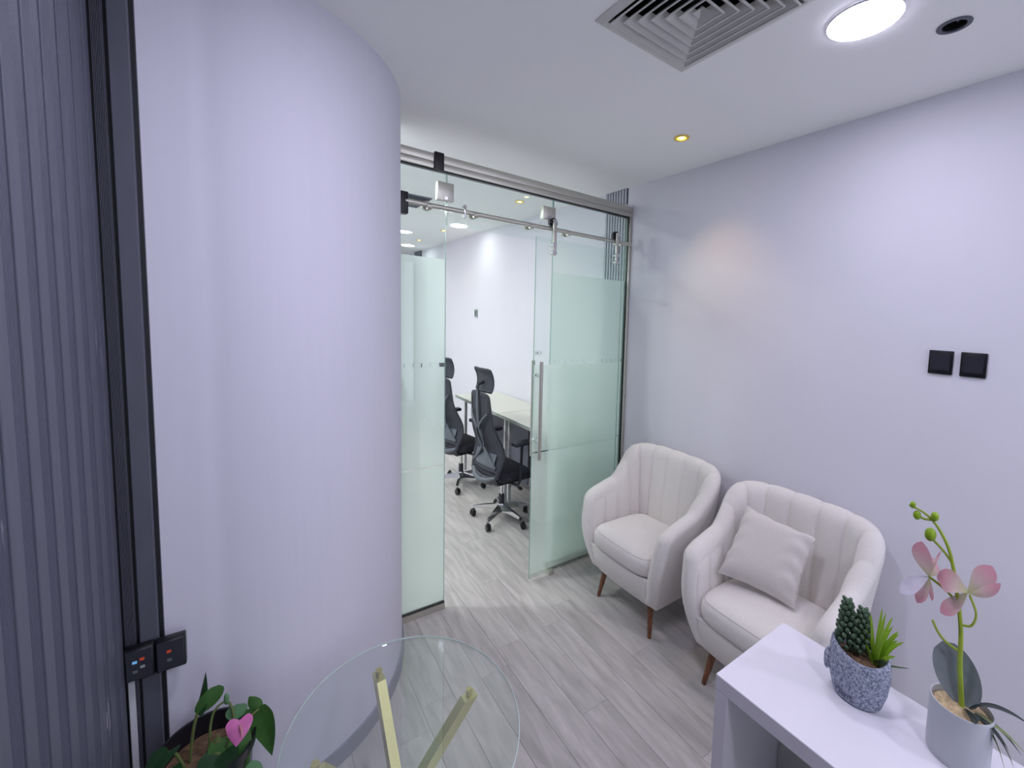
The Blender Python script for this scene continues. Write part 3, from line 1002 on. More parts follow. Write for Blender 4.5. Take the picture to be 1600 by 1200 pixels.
# ================================================================== ARMCHAIRS
def make_armchair(loc, label):
    t = thing('armchair', label, 'armchair', loc, 'channel-back armchairs against the right wall')
    kw = dict(S=SC)
    FX, BX_, HW, RC = -.355, .315, .375, .20
    # plan path (outer face), left arm front -> back -> right arm front
    path = []
    seg1 = (BX_ - RC) - FX
    arcl = RC * math.pi / 2
    seg2 = 2 * (HW - RC)
    tot = 2 * seg1 + 2 * arcl + seg2
    def plan(s):
        """s in 0..tot -> point, outward normal"""
        if s <= seg1:
            return Vector((FX + s, HW, 0)), Vector((0, 1, 0))
        s -= seg1
        if s <= arcl:
            a = s / RC
            return Vector((BX_ - RC + RC * math.sin(a), HW - RC + RC * math.cos(a), 0)), Vector((math.sin(a), math.cos(a), 0))
        s -= arcl
        if s <= seg2:
            return Vector((BX_, HW - RC - s, 0)), Vector((1, 0, 0))
        s -= seg2
        if s <= arcl:
            a = s / RC
            return Vector((BX_ - RC + RC * math.cos(a), -(HW - RC) - RC * math.sin(a), 0)), Vector((math.cos(a), -math.sin(a), 0))
        s -= arcl
        return Vector((BX_ - RC - s, -HW, 0)), Vector((0, -1, 0))
    ZB = .165
    def height(p):
        d_ = max(0.0, (FX + .10 - p.x) / .10)
        return .594 - .016 * d_ * d_ + .045 * sstep(FX, .05, p.x) + .165 * sstep(-.06, .25, p.x) + .012 * sstep(.2, .31, p.x) * (1 - (p.y / HW) ** 2)
    def tuck(z):
        u = max(0.0, (.50 - z) / (.50 - ZB))
        return -.085 * u * u
    def lean(z):
        return tuck(z) + .05 * max(0.0, z - .50) / .30
    def place(s, off_, z):
        p, n = plan(s)
        q = p + n * (off_ + lean(z) * (1.0))
        w = max(0.0, min(1.0, (.05 - p.x) / (.05 - FX)))
        q.x -= tuck(z) * w * 1.0
        q.x += .075 * max(0.0, (z - .34) / .25) ** 1.4 * w * w
        q += n * .012 * max(0.0, (z - .34) / .25) * w
        q.z = z
        return q
    TH = .095
    def section(s, inset=0.0, shrink=0.0):
        p, n = plan(s)
        h = height(p)
        r = TH / 2 - shrink
        pts = []
        # outer from bottom to top
        for k in range(9):
            z = ZB + (h - TH / 2 - ZB) * k / 8
            pts.append((-shrink, max(z, ZB + shrink)))
        for k in range(1, 8):
            a = math.pi * k / 8
            pts.append((-TH / 2 + r * math.cos(a), h - TH / 2 + r * math.sin(a)))
        for k in range(7):
            z = h - TH / 2 - (h - TH / 2 - ZB) * k / 6
            pts.append((-TH + shrink, max(z, ZB + shrink)))
        return [place(s, a, z) for a, z in pts]
    NS = 84
    secs = []
    for k, (sh_, dx) in enumerate(((.046, -.034), (.030, -.030), (.014, -.020), (.004, -.008))):
        secs.append([q + Vector((dx, 0, 0)) for q in section(0, shrink=sh_)])
    for i in range(NS + 1):
        secs.append(section(tot * i / NS, shrink=0.0))
    for sh_, dx in ((.004, -.008), (.014, -.020), (.030, -.030), (.046, -.034)):
        secs.append([q + Vector((dx, 0, 0)) for q in section(tot, shrink=sh_)])
    npt = len(secs[0])
    mb = MB()
    fs = []
    for i in range(len(secs) - 1):
        for j in range(npt):
            j2 = (j + 1) % npt
            fs.append((i * npt + j, (i + 1) * npt + j, (i + 1) * npt + j2, i * npt + j2))
    fs.append(tuple(range(npt)))
    fs.append(tuple((len(secs) - 1) * npt + j for j in range(npt - 1, -1, -1)))
    mb.add([q for s_ in secs for q in s_], fs)
    shell = mb.build('upholstered_shell', 'fabric', t, smooth=60, **kw)
    # channels on the inside of the wrap
    NCH = 13
    for c in range(NCH):
        a0, a1 = tot * c / NCH, tot * (c + 1) / NCH
        def cf(u, v, a0=a0, a1=a1):
            s = a0 + (a1 - a0) * u
            p, n = plan(s)
            h = height(p)
            puff = .021 * (max(0.0, math.sin(math.pi * u)) ** .38) - .005
            arm = sstep(.10, -.10, p.x)          # on the arms the flutes die out below the roll
            puff *= 1 - arm * sstep(.46, .64, v)
            puff -= .004 * arm * sstep(.45, .62, v)
            if v < .62:                       # up the inner face
                z = .30 + (h - TH / 2 - .30) * (v / .62)
                o_ = -TH - puff
                return place(s, o_, z)
            a = math.pi * (1 - (v - .62) / .38 * .80)
            r = TH / 2 + puff * (1 - (v - .62) / .38 * .92) - .0005
            return place(s, -TH / 2 + r * math.cos(a), h - TH / 2 + r * math.sin(a))
        MB().grid(cf, 15, 22).build('channel', 'fabric', shell, smooth='all', **kw)
    # seat base with sloping apron
    def apr(u, v):
        y_ = (u * 2 - 1)
        z = ZB + .15 * v
        hwz = HW - TH * .55 + tuck(z)
        return Vector((FX - .010 - tuck(z) - .012 * math.sin(math.pi * v) - .012 * (1 - y_ * y_), y_ * hwz, z))
    mb = MB()
    pts = []
    nu, nv = 21, 9
    front = [[apr(i / (nu - 1), j / (nv - 1)) for j in range(nv)] for i in range(nu)]
    vs_ = [q for r_ in front for q in r_]
    back = [Vector((.22, q.y * .93, q.z)) for q in vs_]
    fs = []
    for i in range(nu - 1):
        for j in range(nv - 1):
            a = i * nv + j
            fs.append((a, a + nv, a + nv + 1, a + 1))
    nb = nu * nv
    for i in range(nu - 1):
        for j in (0, nv - 1):
            a = i * nv + j
            fs.append((a, a + nv, nb + a + nv, nb + a))
    for j in range(nv - 1):
        for i in (0, nu - 1):
            a = i * nv + j
            fs.append((a, a + 1, nb + a + 1, nb + a))
    mb.add(vs_ + back, fs)
    base = mb.build('seat_base', 'fabric', t, smooth=50, **kw)
    for s in (-1, 1):     # mitre seams
        pp = [apr(.5 + s * (.43 + .045 * (1 - k / 6)), k / 6 * .98) + Vector((-.0008, 0, 0)) for k in range(7)]
        MB().tube(pp, .0016, 5).build('mitre_seam', 'seam', base, smooth=True, **kw)
    # seat cushion
    def cu(u, v):
        a, b = 2 * math.pi * u, math.pi * (v - .5)
        ca, sa = math.cos(a), math.sin(a)
        e = .30
        x = math.copysign(abs(ca) ** e, ca); y_ = math.copysign(abs(sa) ** e, sa)
        cb = max(0.0, math.cos(b)) ** .28
        sb = math.copysign(abs(math.sin(b)) ** .75, math.sin(b))
        X = -.075 + .283 * x * cb
        Y = .270 * y_ * cb * (1 - .10 * sstep(0, .2, X))
        crown = .022 * (1 - (min(1, abs(x * cb))) ** 2) * (1 - min(1, abs(y_ * cb)) ** 2) if sb > 0 else 0
        X -= .018 * (1 - (y_ * cb) ** 2) * sstep(0.1, -.30, X)
        return Vector((X, Y, .365 + .062 * sb + crown))
    cush = MB().grid(cu, 72, 17, wrap_u=True).build('seat_cushion', 'fabric', t, smooth='all', **kw)
    for vv in (.33, .70):
        pp = [cu(k / 96, vv) * 1.0 for k in range(97)]
        ctr = Vector((-.075, 0, .365))
        pp = [ctr + (q - ctr) * 1.003 for q in pp]
        MB().tube(pp, .0018, 5, caps=False).build('cushion_seam', 'seam', cush, smooth=True, **kw)
    for sx, sy in ((-1, 1), (-1, -1), (1, 1), (1, -1)):
        top = Vector((-.225 if sx < 0 else .19, sy * .205, ZB + .02))
        bot = Vector((-.268 if sx < 0 else .245, sy * .241, 0.0))
        d = bot - top
        MB().tube([top, top + d * .5, top + d * .985, bot], [.022, .018, .0125, .0115], 16).build('leg', 'walnut', t, smooth=True, **kw)
    return t
XA = 2.45 * SC.x
ch1 = make_armchair((XA, 2.034, 0), 'light grey channel-back armchair beside the glass door, nothing on it')
ch2 = dup(ch1, (XA, 1.105, 0), 'light grey channel-back armchair with the throw cushion, behind the console')

# throw cushion
def pillow():
    TL, TR, BR, BL = (Vector(p) for p in ((2.560, 1.296, .733), (2.540, .905, .722), (2.380, .922, .462), (2.268, 1.284, .486)))
    o = (TL + TR + BR + BL) / 4
    nrm = (TR - TL).cross(BL - TL).normalized()
    if nrm.x > 0:
        nrm = -nrm
    def face(u, v, s):
        a, b = u * 2 - 1, v * 2 - 1
        pa = a * (1 - .085 * (1 - b * b) * abs(a)); pb = b * (1 - .085 * (1 - a * a) * abs(b))
        u2, v2 = (pa + 1) / 2, (pb + 1) / 2
        p = (TL * (1 - u2) + TR * u2) * (1 - v2) + (BL * (1 - u2) + BR * u2) * v2
        th = ((1 - a ** 4) * (1 - b ** 4)) ** .55 * .062
        wr = .0075 * math.sin(26 * v + 5 * u + 2 * math.sin(9 * u)) * (a * a) ** 1.5 * (1 - b ** 8) + .005 * math.sin(22 * u - 3 * v) * (b * b) ** 2 * (1 - a ** 8)
        return p + nrm * (th + wr * (1 if s > 0 else .5)) * s - o
    mb = MB()
    mb.grid(lambda u, v: face(u, v, 1), 41, 41)
    mb.grid(lambda u, v: face(u, v, -1), 41, 41)
    return mb, o
mb, po = pillow()
pl = thing('throw_cushion', 'square light grey throw cushion leaning in the second armchair', 'cushion', R2B(po.x, po.y, po.z))
mb.build('cushion_cover', 'cushion', pl, smooth='all', S=SC)
rim = []
TL, TR, BR, BL = (Vector(p) - po for p in ((2.560, 1.296, .733), (2.540, .905, .722), (2.380, .922, .462), (2.268, 1.284, .486)))
for a, b, in ((TL, TR), (TR, BR), (BR, BL), (BL, TL)):
    for k in range(12):
        f_ = k / 12
        q = a.lerp(b, f_)
        rim.append(q * (1 - .085 * (1 - (2 * f_ - 1) ** 2)))
rim.append(rim[0].copy())
MB().tube(rim, .003, 6, caps=False).build('edge_seam', 'seam', pl, smooth=True, S=SC)

# ================================================================== CONSOLE
CX0, CX1, CY0, CY1, CZ = .875, 1.194, -.62, .703, .8625
cs = thing('console', 'white open-fronted console with thick top in the foreground', 'console', ((CX0 + CX1) / 2, (CY0 + CY1) / 2, 0))
CO = Vector(((CX0 + CX1) / 2, (CY0 + CY1) / 2, 0))
def cbox(name, a, b, m, r=.0015, par=cs):
    return MB().rbox(Vector(a) - CO, Vector(b) - CO, r, 1).build(name, m, par)
cbox('top', (CX0, CY0, CZ - .042), (CX1, CY1, CZ), 'white_board')
sp1 = cbox('side_panel', (CX0, CY1 - .042, 0), (CX1, CY1 - .0005, CZ - .0425), 'white_board')
cbox('side_panel', (CX0, CY0 + .0005, 0), (CX1, CY0 + .042, CZ - .0425), 'white_board')
cbox('back_panel', (CX1 - .05, CY0 + .043, .02), (CX1 - .03, CY1 - .043, CZ - .0425), 'cream_board')
cbox('shelf', (CX0 + .02, CY0 + .043, .40), (CX1 - .051, CY1 - .043, .43), 'cream_board')
MB().tube([Vector((CX0 + .045, CY1 - .0425, CZ - .085)) - CO, Vector((CX0 + .045, CY1 - .0435, CZ - .085)) - CO], .0045, 12).build('dowel_hole', 'hole', sp1)


# ================================================================== PLANTS
def leaf(mb, p0, p1, p2, w, side, prof='lance', fold=.18, nu=14, cup=0.0, nv=7):
    side = Vector(side).normalized()
    def fn(u, v):
        c = bez(p0, p1, p2, u)
        d = (bez(p0, p1, p2, min(1, u + .02)) - bez(p0, p1, p2, max(0, u - .02)))
        if d.length < 1e-7:
            d = Vector((0, 0, 1))
        d.normalize()
        sd_ = (side - d * side.dot(d))
        sd_.normalize()
        n = d.cross(sd_)
        a = v * 2 - 1
        if prof == 'lance':
            ww = w * (math.sin(math.pi * min(1, u * .96 + .03)) ** .8) * (1 - .25 * u)
        elif prof == 'blade':
            ww = w * (1 - u) ** .55 * (.55 + .45 * sstep(0, .3, u))
        elif prof == 'oval':
            ww = w * math.sqrt(max(0.0, 1 - (2 * u - 1) ** 2)) * (.85 + .25 * u)
        elif prof == 'petal':
            ww = w * (math.sin(math.pi * min(1, (u * .97 + .02) ** 1.35)) ** .7)
        else:   # heart
            ww = w * (1.0 if u > .22 else math.sqrt(max(0, 1 - ((.22 - u) / .22) ** 2 * .55))) * (1 - max(0, (u - .12) / .88) ** 1.7)
            if u < .02:
                ww = w * .66
        back = -d * w * .34 * (1 - (1 - abs(a)) ** 2) * (1 - u) ** 3 if prof == 'heart' else Vector((0, 0, 0))
        if prof == 'heart' and u < .25:
            back += d * w * .15 * (1 - abs(a)) * 0
        return c + sd_ * a * ww + n * (abs(a) ** 1.4 * ww * fold + cup * (1 - a * a) * math.sin(math.pi * u)) + back
    mb.grid(fn, nu, nv)
    return mb


# ---- speckled blue-grey pot with succulents
PC = Vector((1.096, .424, CZ))
sp_ = thing('succulent_pot', 'speckled blue-grey stone pot with succulents on the console', 'potted plant', PC)
def wavy(p, g, r, z):
    k = sstep(.05, .125, z)
    q = Vector(p)
    q.z += k * (.006 * math.sin(2 * (g - 1.2)) + .003 * math.sin(g - .3) - .014)
    return q
pot = MB().lathe([(.002, .0), (.052, .0), (.058, .004), (.068, .035), (.0725, .070), (.071, .105), (.068, .122), (.065, .125), (.061, .122), (.062, .10), (.060, .085), (.002, .085)], 64, cap=False, fn=wavy)
po_ = pot.build('pot', 'stone', sp_, smooth=60, S=SC)
MB().ball((-.030, .068, .062), (.013, .010, .026), 14, 9).build('pot_ear', 'stone', po_, smooth='all', S=SC)
MB().lathe([(.0615, .086), (.03, .094), (.001, .096)], 32, cap=False).build('soil', 'soil', sp_, smooth=True, S=SC)
# engraved word
cu_ = bpy.data.curves.new('word', 'FONT')
cu_.body = 'Plant'
cu_.size = .026
cu_.align_x = 'CENTER'
to = bpy.data.objects.new('word_tmp', cu_)
COL.objects.link(to)
dg = bpy.context.evaluated_depsgraph_get()
dg.update()
tm = bpy.data.meshes.new_from_object(to.evaluated_get(dg))
mb = MB()
tv = []
for v in tm.vertices:
    a0 = math.radians(166)
    z = .012 + v.co.y
    r_ = .0602 + .010 * sstep(0, .035, z)
    g = a0 + v.co.x / .066
    tv.append((r_ * math.cos(g), r_ * math.sin(g), z))
mb.add(tv, [tuple(p.vertices) for p in tm.polygons])
mb.build('engraved_word', 'stone_plain', po_, S=SC)
bpy.data.objects.remove(to)

def spike(cx_, cy_, z0, h, lean_, rad, seed):
    rnd = random.Random(seed)
    mb = MB()
    base = Vector((cx_, cy_, z0)); tip = base + Vector((lean_[0], lean_[1], h))
    mb.tube([base, tip], [.004, .002], 6)
    n = 62
    for i in range(n):
        u = i / n
        g = i * 2.399
        c = base.lerp(tip, .04 + .94 * u)
        r = rad * (1 - u) ** .8 + .004
        out = Vector((math.cos(g), math.sin(g), .75)).normalized()
        p = c + Vector((math.cos(g), math.sin(g), .35)) * r * .75
        a1 = out.cross(Vector((0, 0, 1))).normalized(); a2 = out.cross(a1)
        mb.ball(p, (.0062, .0062, .0115), 7, 5, (a1, a2, out))
    return mb
for i, (x, y, h, ln_, rd, sdd) in enumerate(((-.012, .026, .118, (.004, .012), .034, 3), (.004, .000, .105, (.010, .004), .030, 5))):
    o = spike(x, y, .090, h, ln_, rd, sdd).build('sedum_spike', 'sedum', sp_, smooth='all', S=SC)
    o['kind'] = 'stuff'
vr = Vector((-.35, -.94, 0))      # towards image right
cam_side = Vector((.35, .94, 0)).normalized()
AB = Vector((.006, -.034, .092))
blades = [(.012, .125, .02), (.052, .100, .024), (-.036, .080, .02), (.028, .110, -.024), (-.03, .11, .0), (.004, .136, .01), (.020, .132, -.01), (.034, .128, .015), (.045, .120, -.012), (.060, .105, .0), (.070, .085, .02), (.062, .060, -.02),
          (-.045, .095, -.012), (-.052, .072, -.02), (-.018, .120, -.02), (.030, .085, -.03), (.050, .075, .03), (-.02, .05, -.034)]
for k, (dx, dz, dd) in enumerate(blades):
    tip = AB + Vector((-.25 * dx + dd, -dx * .82, dz * .92))
    mid = AB + Vector((-.25 * dx * .25 + dd * .7, -dx * .30, dz * .55))
    leaf(MB(), AB + Vector((dd * .25, -dx * .12, 0)), mid, tip, .0072, cam_side, 'blade', .25, 10, 0, 5).build('blade', 'aloe', sp_, smooth='all', S=SC)
leaf(MB(), AB, AB + Vector((0, -.03, .008)), AB + Vector((.01, -.072, .026)), .010, Vector((1, 0, 0)), 'blade', .25, 10, 0, 5).build('blade', 'aloe_dark', sp_, smooth='all', S=SC)
leaf(MB(), AB, AB + Vector((-.02, -.01, .012)), AB + Vector((-.035, -.03, .036)), .010, Vector((.3, .9, 0)), 'blade', .25, 10, 0, 5).build('blade', 'aloe_dark', sp_, smooth='all', S=SC)

# ---- orchid (placed in room measures, no extra scaling)
OC = Vector((1.11, .185, CZ))
OPC = (-.004, .020)
orc = thing('orchid', 'artificial orchid with pink petals in a grey cylinder pot', 'potted plant', OC)
OR = .058
rx_, ry_ = OR * .80, OR * 1.06
ZP = .124
pt = MB().lathe([(.001, 0), (.94, 0), (.975, .004), (1.0, .02), (1.0, ZP - .002), (.985, ZP), (.95, ZP), (.945, ZP - .02), (.001, ZP - .02)], 56, sx=rx_, sy=ry_, cap=False, c=(OPC[0], OPC[1], 0))
pt.build('pot', 'grey_pot', orc, smooth=50)
MB().lathe([(.945, ZP - .016), (.8, ZP - .010), (.4, ZP - .006), (.001, ZP - .004)], 40, sx=rx_, sy=ry_, cap=False, c=(OPC[0], OPC[1], 0)).build('moss', 'moss', orc, smooth=True)
Z0 = -CZ
def OP(x, y, z):
    return Vector((x, y, z - CZ))
stem_pts = [OP(-.004, .018, .972), OP(-.005, .030, 1.067), OP(-.006, .035, 1.147), OP(-.008, .048, 1.222), OP(-.011, .066, 1.302), OP(-.014, .084, 1.342), OP(-.018, .105, 1.37), OP(-.022, .129, 1.386), OP(-.026, .155, 1.392)]
def smooth_path(pts, k=4):
    out = []
    n = len(pts)
    for i in range(n - 1):
        p0, p1, p2, p3 = pts[max(i - 1, 0)], pts[i], pts[i + 1], pts[min(i + 2, n - 1)]
        for j in range(k):
            t_ = j / k
            out.append(.5 * ((2 * p1) + (p2 - p0) * t_ + (2 * p0 - 5 * p1 + 4 * p2 - p3) * t_ * t_ + (3 * p1 - p0 - 3 * p2 + p3) * t_ ** 3))
    out.append(pts[-1])
    return out
sp_path = smooth_path(stem_pts)
st = MB().tube(sp_path, [.0058 - .0042 * i / len(sp_path) for i in range(len(sp_path))], 8).build('stem', 'orchid_stem', orc, smooth=True)
for pts in ([OP(-.007, .037, 1.10), OP(-.010, .058, 1.108), OP(-.013, .074, 1.122), OP(-.015, .088, 1.146)],
            [OP(-.010, .060, 1.285), OP(-.013, .080, 1.309), OP(-.017, .102, 1.328)],
            [OP(-.018, .107, 1.372), OP(-.021, .122, 1.370), OP(-.023, .135, 1.373)],
            [OP(-.008, .040, 1.20), OP(-.012, .070, 1.225), OP(-.017, .104, 1.242)],
            [OP(-.007, .036, 1.160), OP(-.002, .018, 1.165), OP(-.001, .012, 1.195), OP(-.004, .026, 1.230)]):
    MB().tube(smooth_path(pts), .0026, 6).build('branch', 'orchid_stem', st, smooth=True)
for (x, y, z), r in (((-.018, .108, 1.338), .0135), ((-.017, .103, 1.381), .0095), ((-.023, .137, 1.374), .0095), ((-.025, .147, 1.395), .0072)):
    MB().ball(OP(x, y, z), (r * .85, r * .9, r * 1.1), 12, 9).build('bud', 'bud', orc, smooth='all')
uvf = None
def petal(p0, p2, w, side, bow, m='petal', prof='petal'):
    p0, p2 = Vector(p0), Vector(p2)
    p1 = (p0 + p2) / 2 + Vector(bow)
    mb = leaf(MB(), p0, p1, p2, w, side, prof, .10, 12, .004)
    L_ = (p2 - p0).length
    o = mb.build('petal', m, orc, smooth='all', uv=lambda vv, i: (0, min(1, max(0, (vv[i] - p0).dot((p2 - p0).normalized()) / L_))))
    return o
F1 = OP(-.017, .102, 1.242)
petal(F1, OP(-.034, .119, 1.322), .026, (.35, .94, 0), (-.012, .006, 0))
petal(F1, OP(-.045, .150, 1.192), .017, (.3, .6, .8), (-.012, .004, .006), 'petal_lip')
petal(F1, OP(-.030, .118, 1.178), .014, (.2, .95, .2), (-.012, 0, 0))
petal(F1, OP(-.004, .087, 1.305), .012, (.9, .3, 0), (.004, 0, 0))
petal(F1, OP(-.010, .094, 1.186), .008, (.5, .8, 0), (-.006, 0, 0))
petal(F1, OP(.020, .100, 1.262), .020, (.2, .5, .8), (0, 0, .01))
F2 = OP(-.006, .030, 1.236)
petal(F2, OP(-.030, .084, 1.252), .024, (.3, .3, .9), (-.016, 0, .020))
petal(F2, OP(.020, -.002, 1.300), .021, (.2, .8, .7), (.006, -.008, .004))
petal(F2, OP(.006, -.022, 1.276), .011, (.3, .5, .9), (0, -.006, -.016))
petal(F2, OP(-.024, .072, 1.176), .016, (.3, .8, .5), (-.010, .002, -.008))
petal(F2, OP(.030, .035, 1.215), .016, (.2, .6, .8), (.004, 0, 0))
# leaves
B0 = OP(-.002, .010, .976)
leaf(MB(), B0, OP(-.004, .022, 1.03), OP(.004, .070, 1.098), .043, (.17, -.98, -.2), 'oval', .10, 18, .012, 11).build('leaf', 'orchid_leaf', orc, smooth='all')
leaf(MB(), B0 + Vector((0, -.004, .008)), OP(.004, -.030, 1.028), OP(.012, -.098, 1.008), .012, (.95, .2, -.2), 'lance', .2, 16, .0, 7).build('leaf', 'orchid_dark', orc, smooth='all')
leaf(MB(), B0, OP(-.02, -.006, 1.000), OP(-.046, -.016, .990), .014, (.2, .95, 0), 'lance', .2, 14, .0, 7).build('leaf', 'orchid_dark', orc, smooth='all')
for k, (dx, dy, z1, b) in enumerate(((.004, -.088, .942, .020), (.000, -.080, .905, .016), (-.020, -.080, .930, .018), (-.022, -.070, .900, .012), (-.030, -.072, .960, .022), (-.010, -.094, .962, .022))):
    e_ = OP(dx, dy, z1)
    m_ = OP(dx * .6 - .004, -.045, .985 + b * .3)
    leaf(MB(), B0 + Vector((0, -.006, .002)), m_, e_, .0055, (.95, .2, .1), 'lance', .3, 12, 0, 5).build('air_root', 'root' if k % 2 else 'orchid_dark', orc, smooth='all')

# ---- anthurium in a black pot beside the panelling
AC = Vector((-.118, 1.752, 0))
an = thing('anthurium', 'anthurium with one pink flower in a black pot below the switches', 'potted plant', AC)
APZ = .505
MB().lathe([(.001, 0), (.070, 0), (.074, .006), (.098, APZ - .03), (.104, APZ - .03), (.106, APZ), (.100, APZ), (.096, APZ - .035), (.093, APZ - .06), (.001, APZ - .06)], 56, sx=1.0, sy=1.40, cap=False).build('pot', 'black_pot', an, smooth=50)
MB().lathe([(.093, APZ - .055), (.06, APZ - .048), (.001, APZ - .044)], 40, sx=1.0, sy=1.40, cap=False).build('soil', 'soil', an, smooth=True)
def AP(x, y, z):
    return Vector((x, y, z))
def al(stem0, base, mid, tip, w, side, m, fold=.12, cup=0.0):
    mb = MB().tube(smooth_path([AP(*stem0), (AP(*stem0) + AP(*base)) / 2 + Vector((0, 0, .02)), AP(*base)], 5), [.0038] * 11, 6)
    s_ = mb.build('leaf_stalk', 'anthurium_stem', an, smooth=True)
    leaf(MB(), AP(*base), AP(*mid), AP(*tip), w, side, 'heart', fold, 18, cup, 11).build('leaf', m, an, smooth='all')
# upright narrow pair at the back
al((-.035, .02, .46), (-.016, .01, .605), (-.004, .01, .66), (.004, .012, .722), .016, (.6, -.8, 0), 'anthurium_dark', .5)
leaf(MB(), AP(-.016, .008, .605), AP(.010, .0, .632), AP(.030, -.004, .678), .024, (.75, .1, -.55), 'oval', .15, 14, .0, 9).build('leaf', 'anthurium', an, smooth='all')
# large drooping leaf at the right
al((.03, -.02, .46), (.112, -.012, .560), (.128, -.02, .50), (.138, -.028, .400), .040, (.75, -.5, .1), 'anthurium', .25)
leaf(MB(), AP(.112, -.010, .545), AP(.104, -.006, .580), AP(.092, -.004, .606), .018, (.9, -.2, .3), 'lance', .2, 10, 0, 7).build('leaf', 'anthurium', an, smooth='all')
# leaf under the flower
al((.02, -.03, .46), (.046, -.035, .528), (.062, -.06, .490), (.070, -.085, .385), .046, (.95, -.1, .12), 'anthurium', .10, .006)
# small leaf behind the flower
leaf(MB(), AP(.060, .0, .545), AP(.064, .0, .570), AP(.066, .004, .592), .024, (1, 0, 0), 'oval', .1, 10, 0, 7).build('leaf', 'anthurium_pale', an, smooth='all')
# dark low leaves
al((.0, -.03, .46), (.030, -.055, .500), (.018, -.09, .48), (.004, -.14, .415), .044, (.9, -.3, 0), 'anthurium_dark', .15, .008)
al((-.03, -.03, .46), (-.075, -.060, .515), (-.085, -.09, .50), (-.105, -.13, .44), .046, (.75, -.4, .2), 'anthurium_dark', .15, .008)
al((-.04, -.01, .46), (-.070, -.020, .548), (-.088, -.04, .540), (-.108, -.08, .500), .038, (.6, -.6, .2), 'anthurium_dark', .2, .006)
al((-.01, -.06, .45), (-.010, -.115, .485), (-.008, -.16, .465), (-.006, -.225, .395), .050, (1, 0, .05), 'anthurium_pale', .12, .008)
al((.05, -.06, .45), (.072, -.115, .455), (.084, -.15, .43), (.094, -.21, .37), .044, (.95, -.1, .1), 'anthurium_pale', .12, .008)
# yellowing upright leaf in the middle
leaf(MB(), AP(.006, -.03, .455), AP(.010, -.04, .50), AP(.028, -.035, .548), .020, (.9, -.3, 0), 'lance', .3, 12, 0, 7).build('leaf', 'anthurium_stem', an, smooth='all')
# arched stalk with a closed bud
mb = MB().tube(smooth_path([AP(.004, -.01, .46), AP(.010, .0, .56), AP(.020, .004, .600), AP(.040, .004, .614), AP(.052, .0, .600), AP(.058, -.01, .56), AP(.055, -.02, .46)], 5), .0030, 6)
mb.build('flower_stalk', 'anthurium_stem', an, smooth=True)
MB().ball(AP(.044, .002, .622), (.006, .006, .018), 10, 9).build('closed_bud', 'anthurium_pale', an, smooth='all')
# pink spathe: heart tilted to the viewer
fb = AP(.073, -.105, .614)
flw = leaf(MB(), fb, AP(.071, -.122, .592), AP(.064, -.130, .558), .029, (.96, -.12, .18), 'heart', .06, 18, .006, 13).build('spathe', 'spathe', an, smooth='all')
MB().tube([AP(.073, -.114, .606), AP(.076, -.130, .602), AP(.077, -.138, .586)], [.0032, .0032, .0020], 8).build('spadix', 'spadix', flw, smooth=True)
MB().tube(smooth_path([AP(.03, -.03, .46), AP(.05, -.06, .54), AP(.068, -.092, .600), fb], 5), .0030, 6).build('flower_stalk', 'anthurium_stem', an, smooth=True)

# ================================================================== COFFEE TABLE
TC = Vector((.324, 1.457, 0))
ct = thing('coffee_table', 'round glass coffee table on crossed gold bar legs', 'coffee table', TC)
TR_ = .410
TT, TB = .450, .439
MB().lathe([(.001, TB), (TR_ - .004, TB), (TR_, TB + .003), (TR_, TT - .003), (TR_ - .004, TT), (.001, TT)], 96, cap=False).build('glass_top', 'table_glass', ct, smooth=30, S=SC)
MB().tube([(TR_ * math.cos(2 * math.pi * k / 96), TR_ * math.sin(2 * math.pi * k / 96), (TT + TB) / 2) for k in range(97)], .0028, 8, caps=False).build('polished_rim_highlight', 'table_rim_highlight', ct, smooth=True, S=SC)  # pale ring paints the highlight along the polished glass edge
for k, (ang, r) in enumerate(((4, .262), (95, .292), (174, .300), (268, .285))):
    a = math.radians(ang)
    top = Vector((r * math.cos(a), r * math.sin(a), TB - .020))
    tw = Vector((-math.sin(a), math.cos(a), 0)) * .022
    mid = tw + Vector((0, 0, .215))
    bot = Vector((-.235 * math.cos(a), -.235 * math.sin(a), 0)) + tw * 1.6
    mb = MB()
    d = (mid - top).normalized()
    # square bar cut level at both ends
    u_ = Vector((-math.sin(a), math.cos(a), 0)) * .0185
    w_ = Vector((math.cos(a), math.sin(a), 0)) * .030
    vs_ = []
    for p in (top, bot):
        vs_ += [p + u_ + w_, p - u_ + w_, p - u_ - w_, p + u_ - w_]
    mb.add(vs_, [(0, 1, 2, 3), (4, 7, 6, 5)] + [(i, 4 + i, 4 + (i + 1) % 4, (i + 1) % 4) for i in range(4)])
    lg = mb.build('leg', 'gold', ct, S=SC)
    MB().tube([top, top + Vector((0, 0, .020))], .0135, 16).build('glass_pad', 'gold', lg, smooth=True, S=SC)
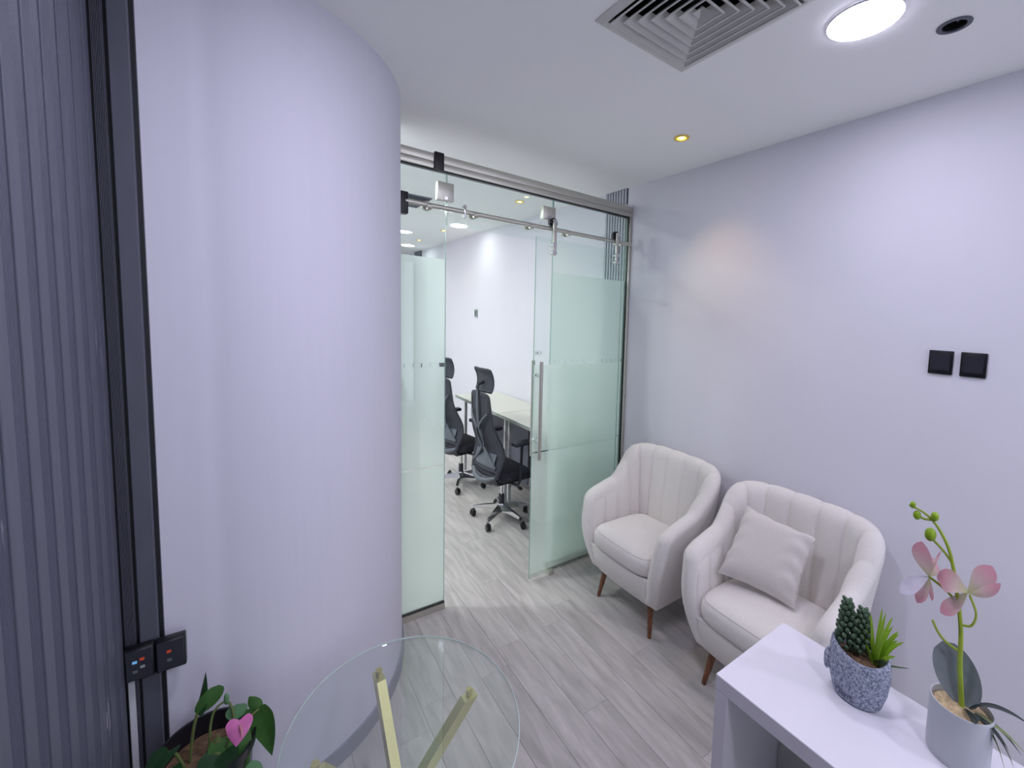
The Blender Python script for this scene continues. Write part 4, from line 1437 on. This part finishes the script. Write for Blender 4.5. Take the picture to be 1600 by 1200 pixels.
MB().lathe([(.03, .195), (.045, .20), (.045, .232), (.03, .237)], 24).build('centre_hub', 'gold', ct, smooth=True, S=SC)

# ================================================================== SWITCHES
def wall_switch(y, label):
    t = thing('wall_switch', label, 'light switch', (WX, y, 1.670), 'black switches on the right wall')
    MB().rbox((-.010, -.046, -.0495), (0, .046, .0495), .003, 2).build('plate', 'black', t, smooth=True)
    MB().add([(-.0098, -.036, -.032), (-.0098, .036, -.032), (-.0098, .036, .034), (-.0098, -.036, .034), (-.011, -.036, -.032), (-.011, .036, -.032), (-.0165, .036, .034), (-.0165, -.036, .034)],
             [(4, 5, 6, 7), (0, 1, 5, 4), (1, 2, 6, 5), (2, 3, 7, 6), (3, 0, 4, 7)]).build('rocker', 'dark', t)
    return t
wall_switch(.590, 'black square light switch on the right wall, the one nearer the door')
wall_switch(.472, 'black square light switch on the right wall, the one nearer the picture edge')

def switch_box(x0, x1, label, leds, y0):
    t = thing('switch_box', label, 'socket', ((x0 + x1) / 2, y0, .740), 'black surface boxes on the panelling frame')
    h = (x1 - x0) / 2
    MB().rbox((-h, -.030, -.048), (h, 0, .048), .004, 2).build('box', 'black', t, smooth=True)
    MB().rbox((-h + .003, -.034, -.044), (h - .003, -.029, .044), .002, 1).build('face_plate', 'dark', t, smooth=True)
    for x, z, m in leds:
        MB().rbox((x - .0045, -.0352, z - .004), (x + .0045, -.0338, z + .004), .0006, 1).build('indicator', m, t)
    return t
switch_box(-.2785, -.2215, 'black socket box with blue and red indicators on the frame', ((-.008, .010, 'led_blue'), (.006, .015, 'led_red'), (.006, -.008, 'socket'), (-.008, -.018, 'decal')), YW - .035)
switch_box(-.2205, -.1600, 'black switch box with one red indicator overlapping the curved wall', ((-.003, .012, 'led_red'), (-.003, -.014, 'decal')), YW - .035)
cd = thing('cable_duct', 'white cable duct running down below the black socket box', 'cable duct', (-.2685, YW - .020, 0))
MB().rbox((-.0095, -.012, 0), (.0035, 0, .690), .0015, 1).build('duct_cover', 'duct', cd)
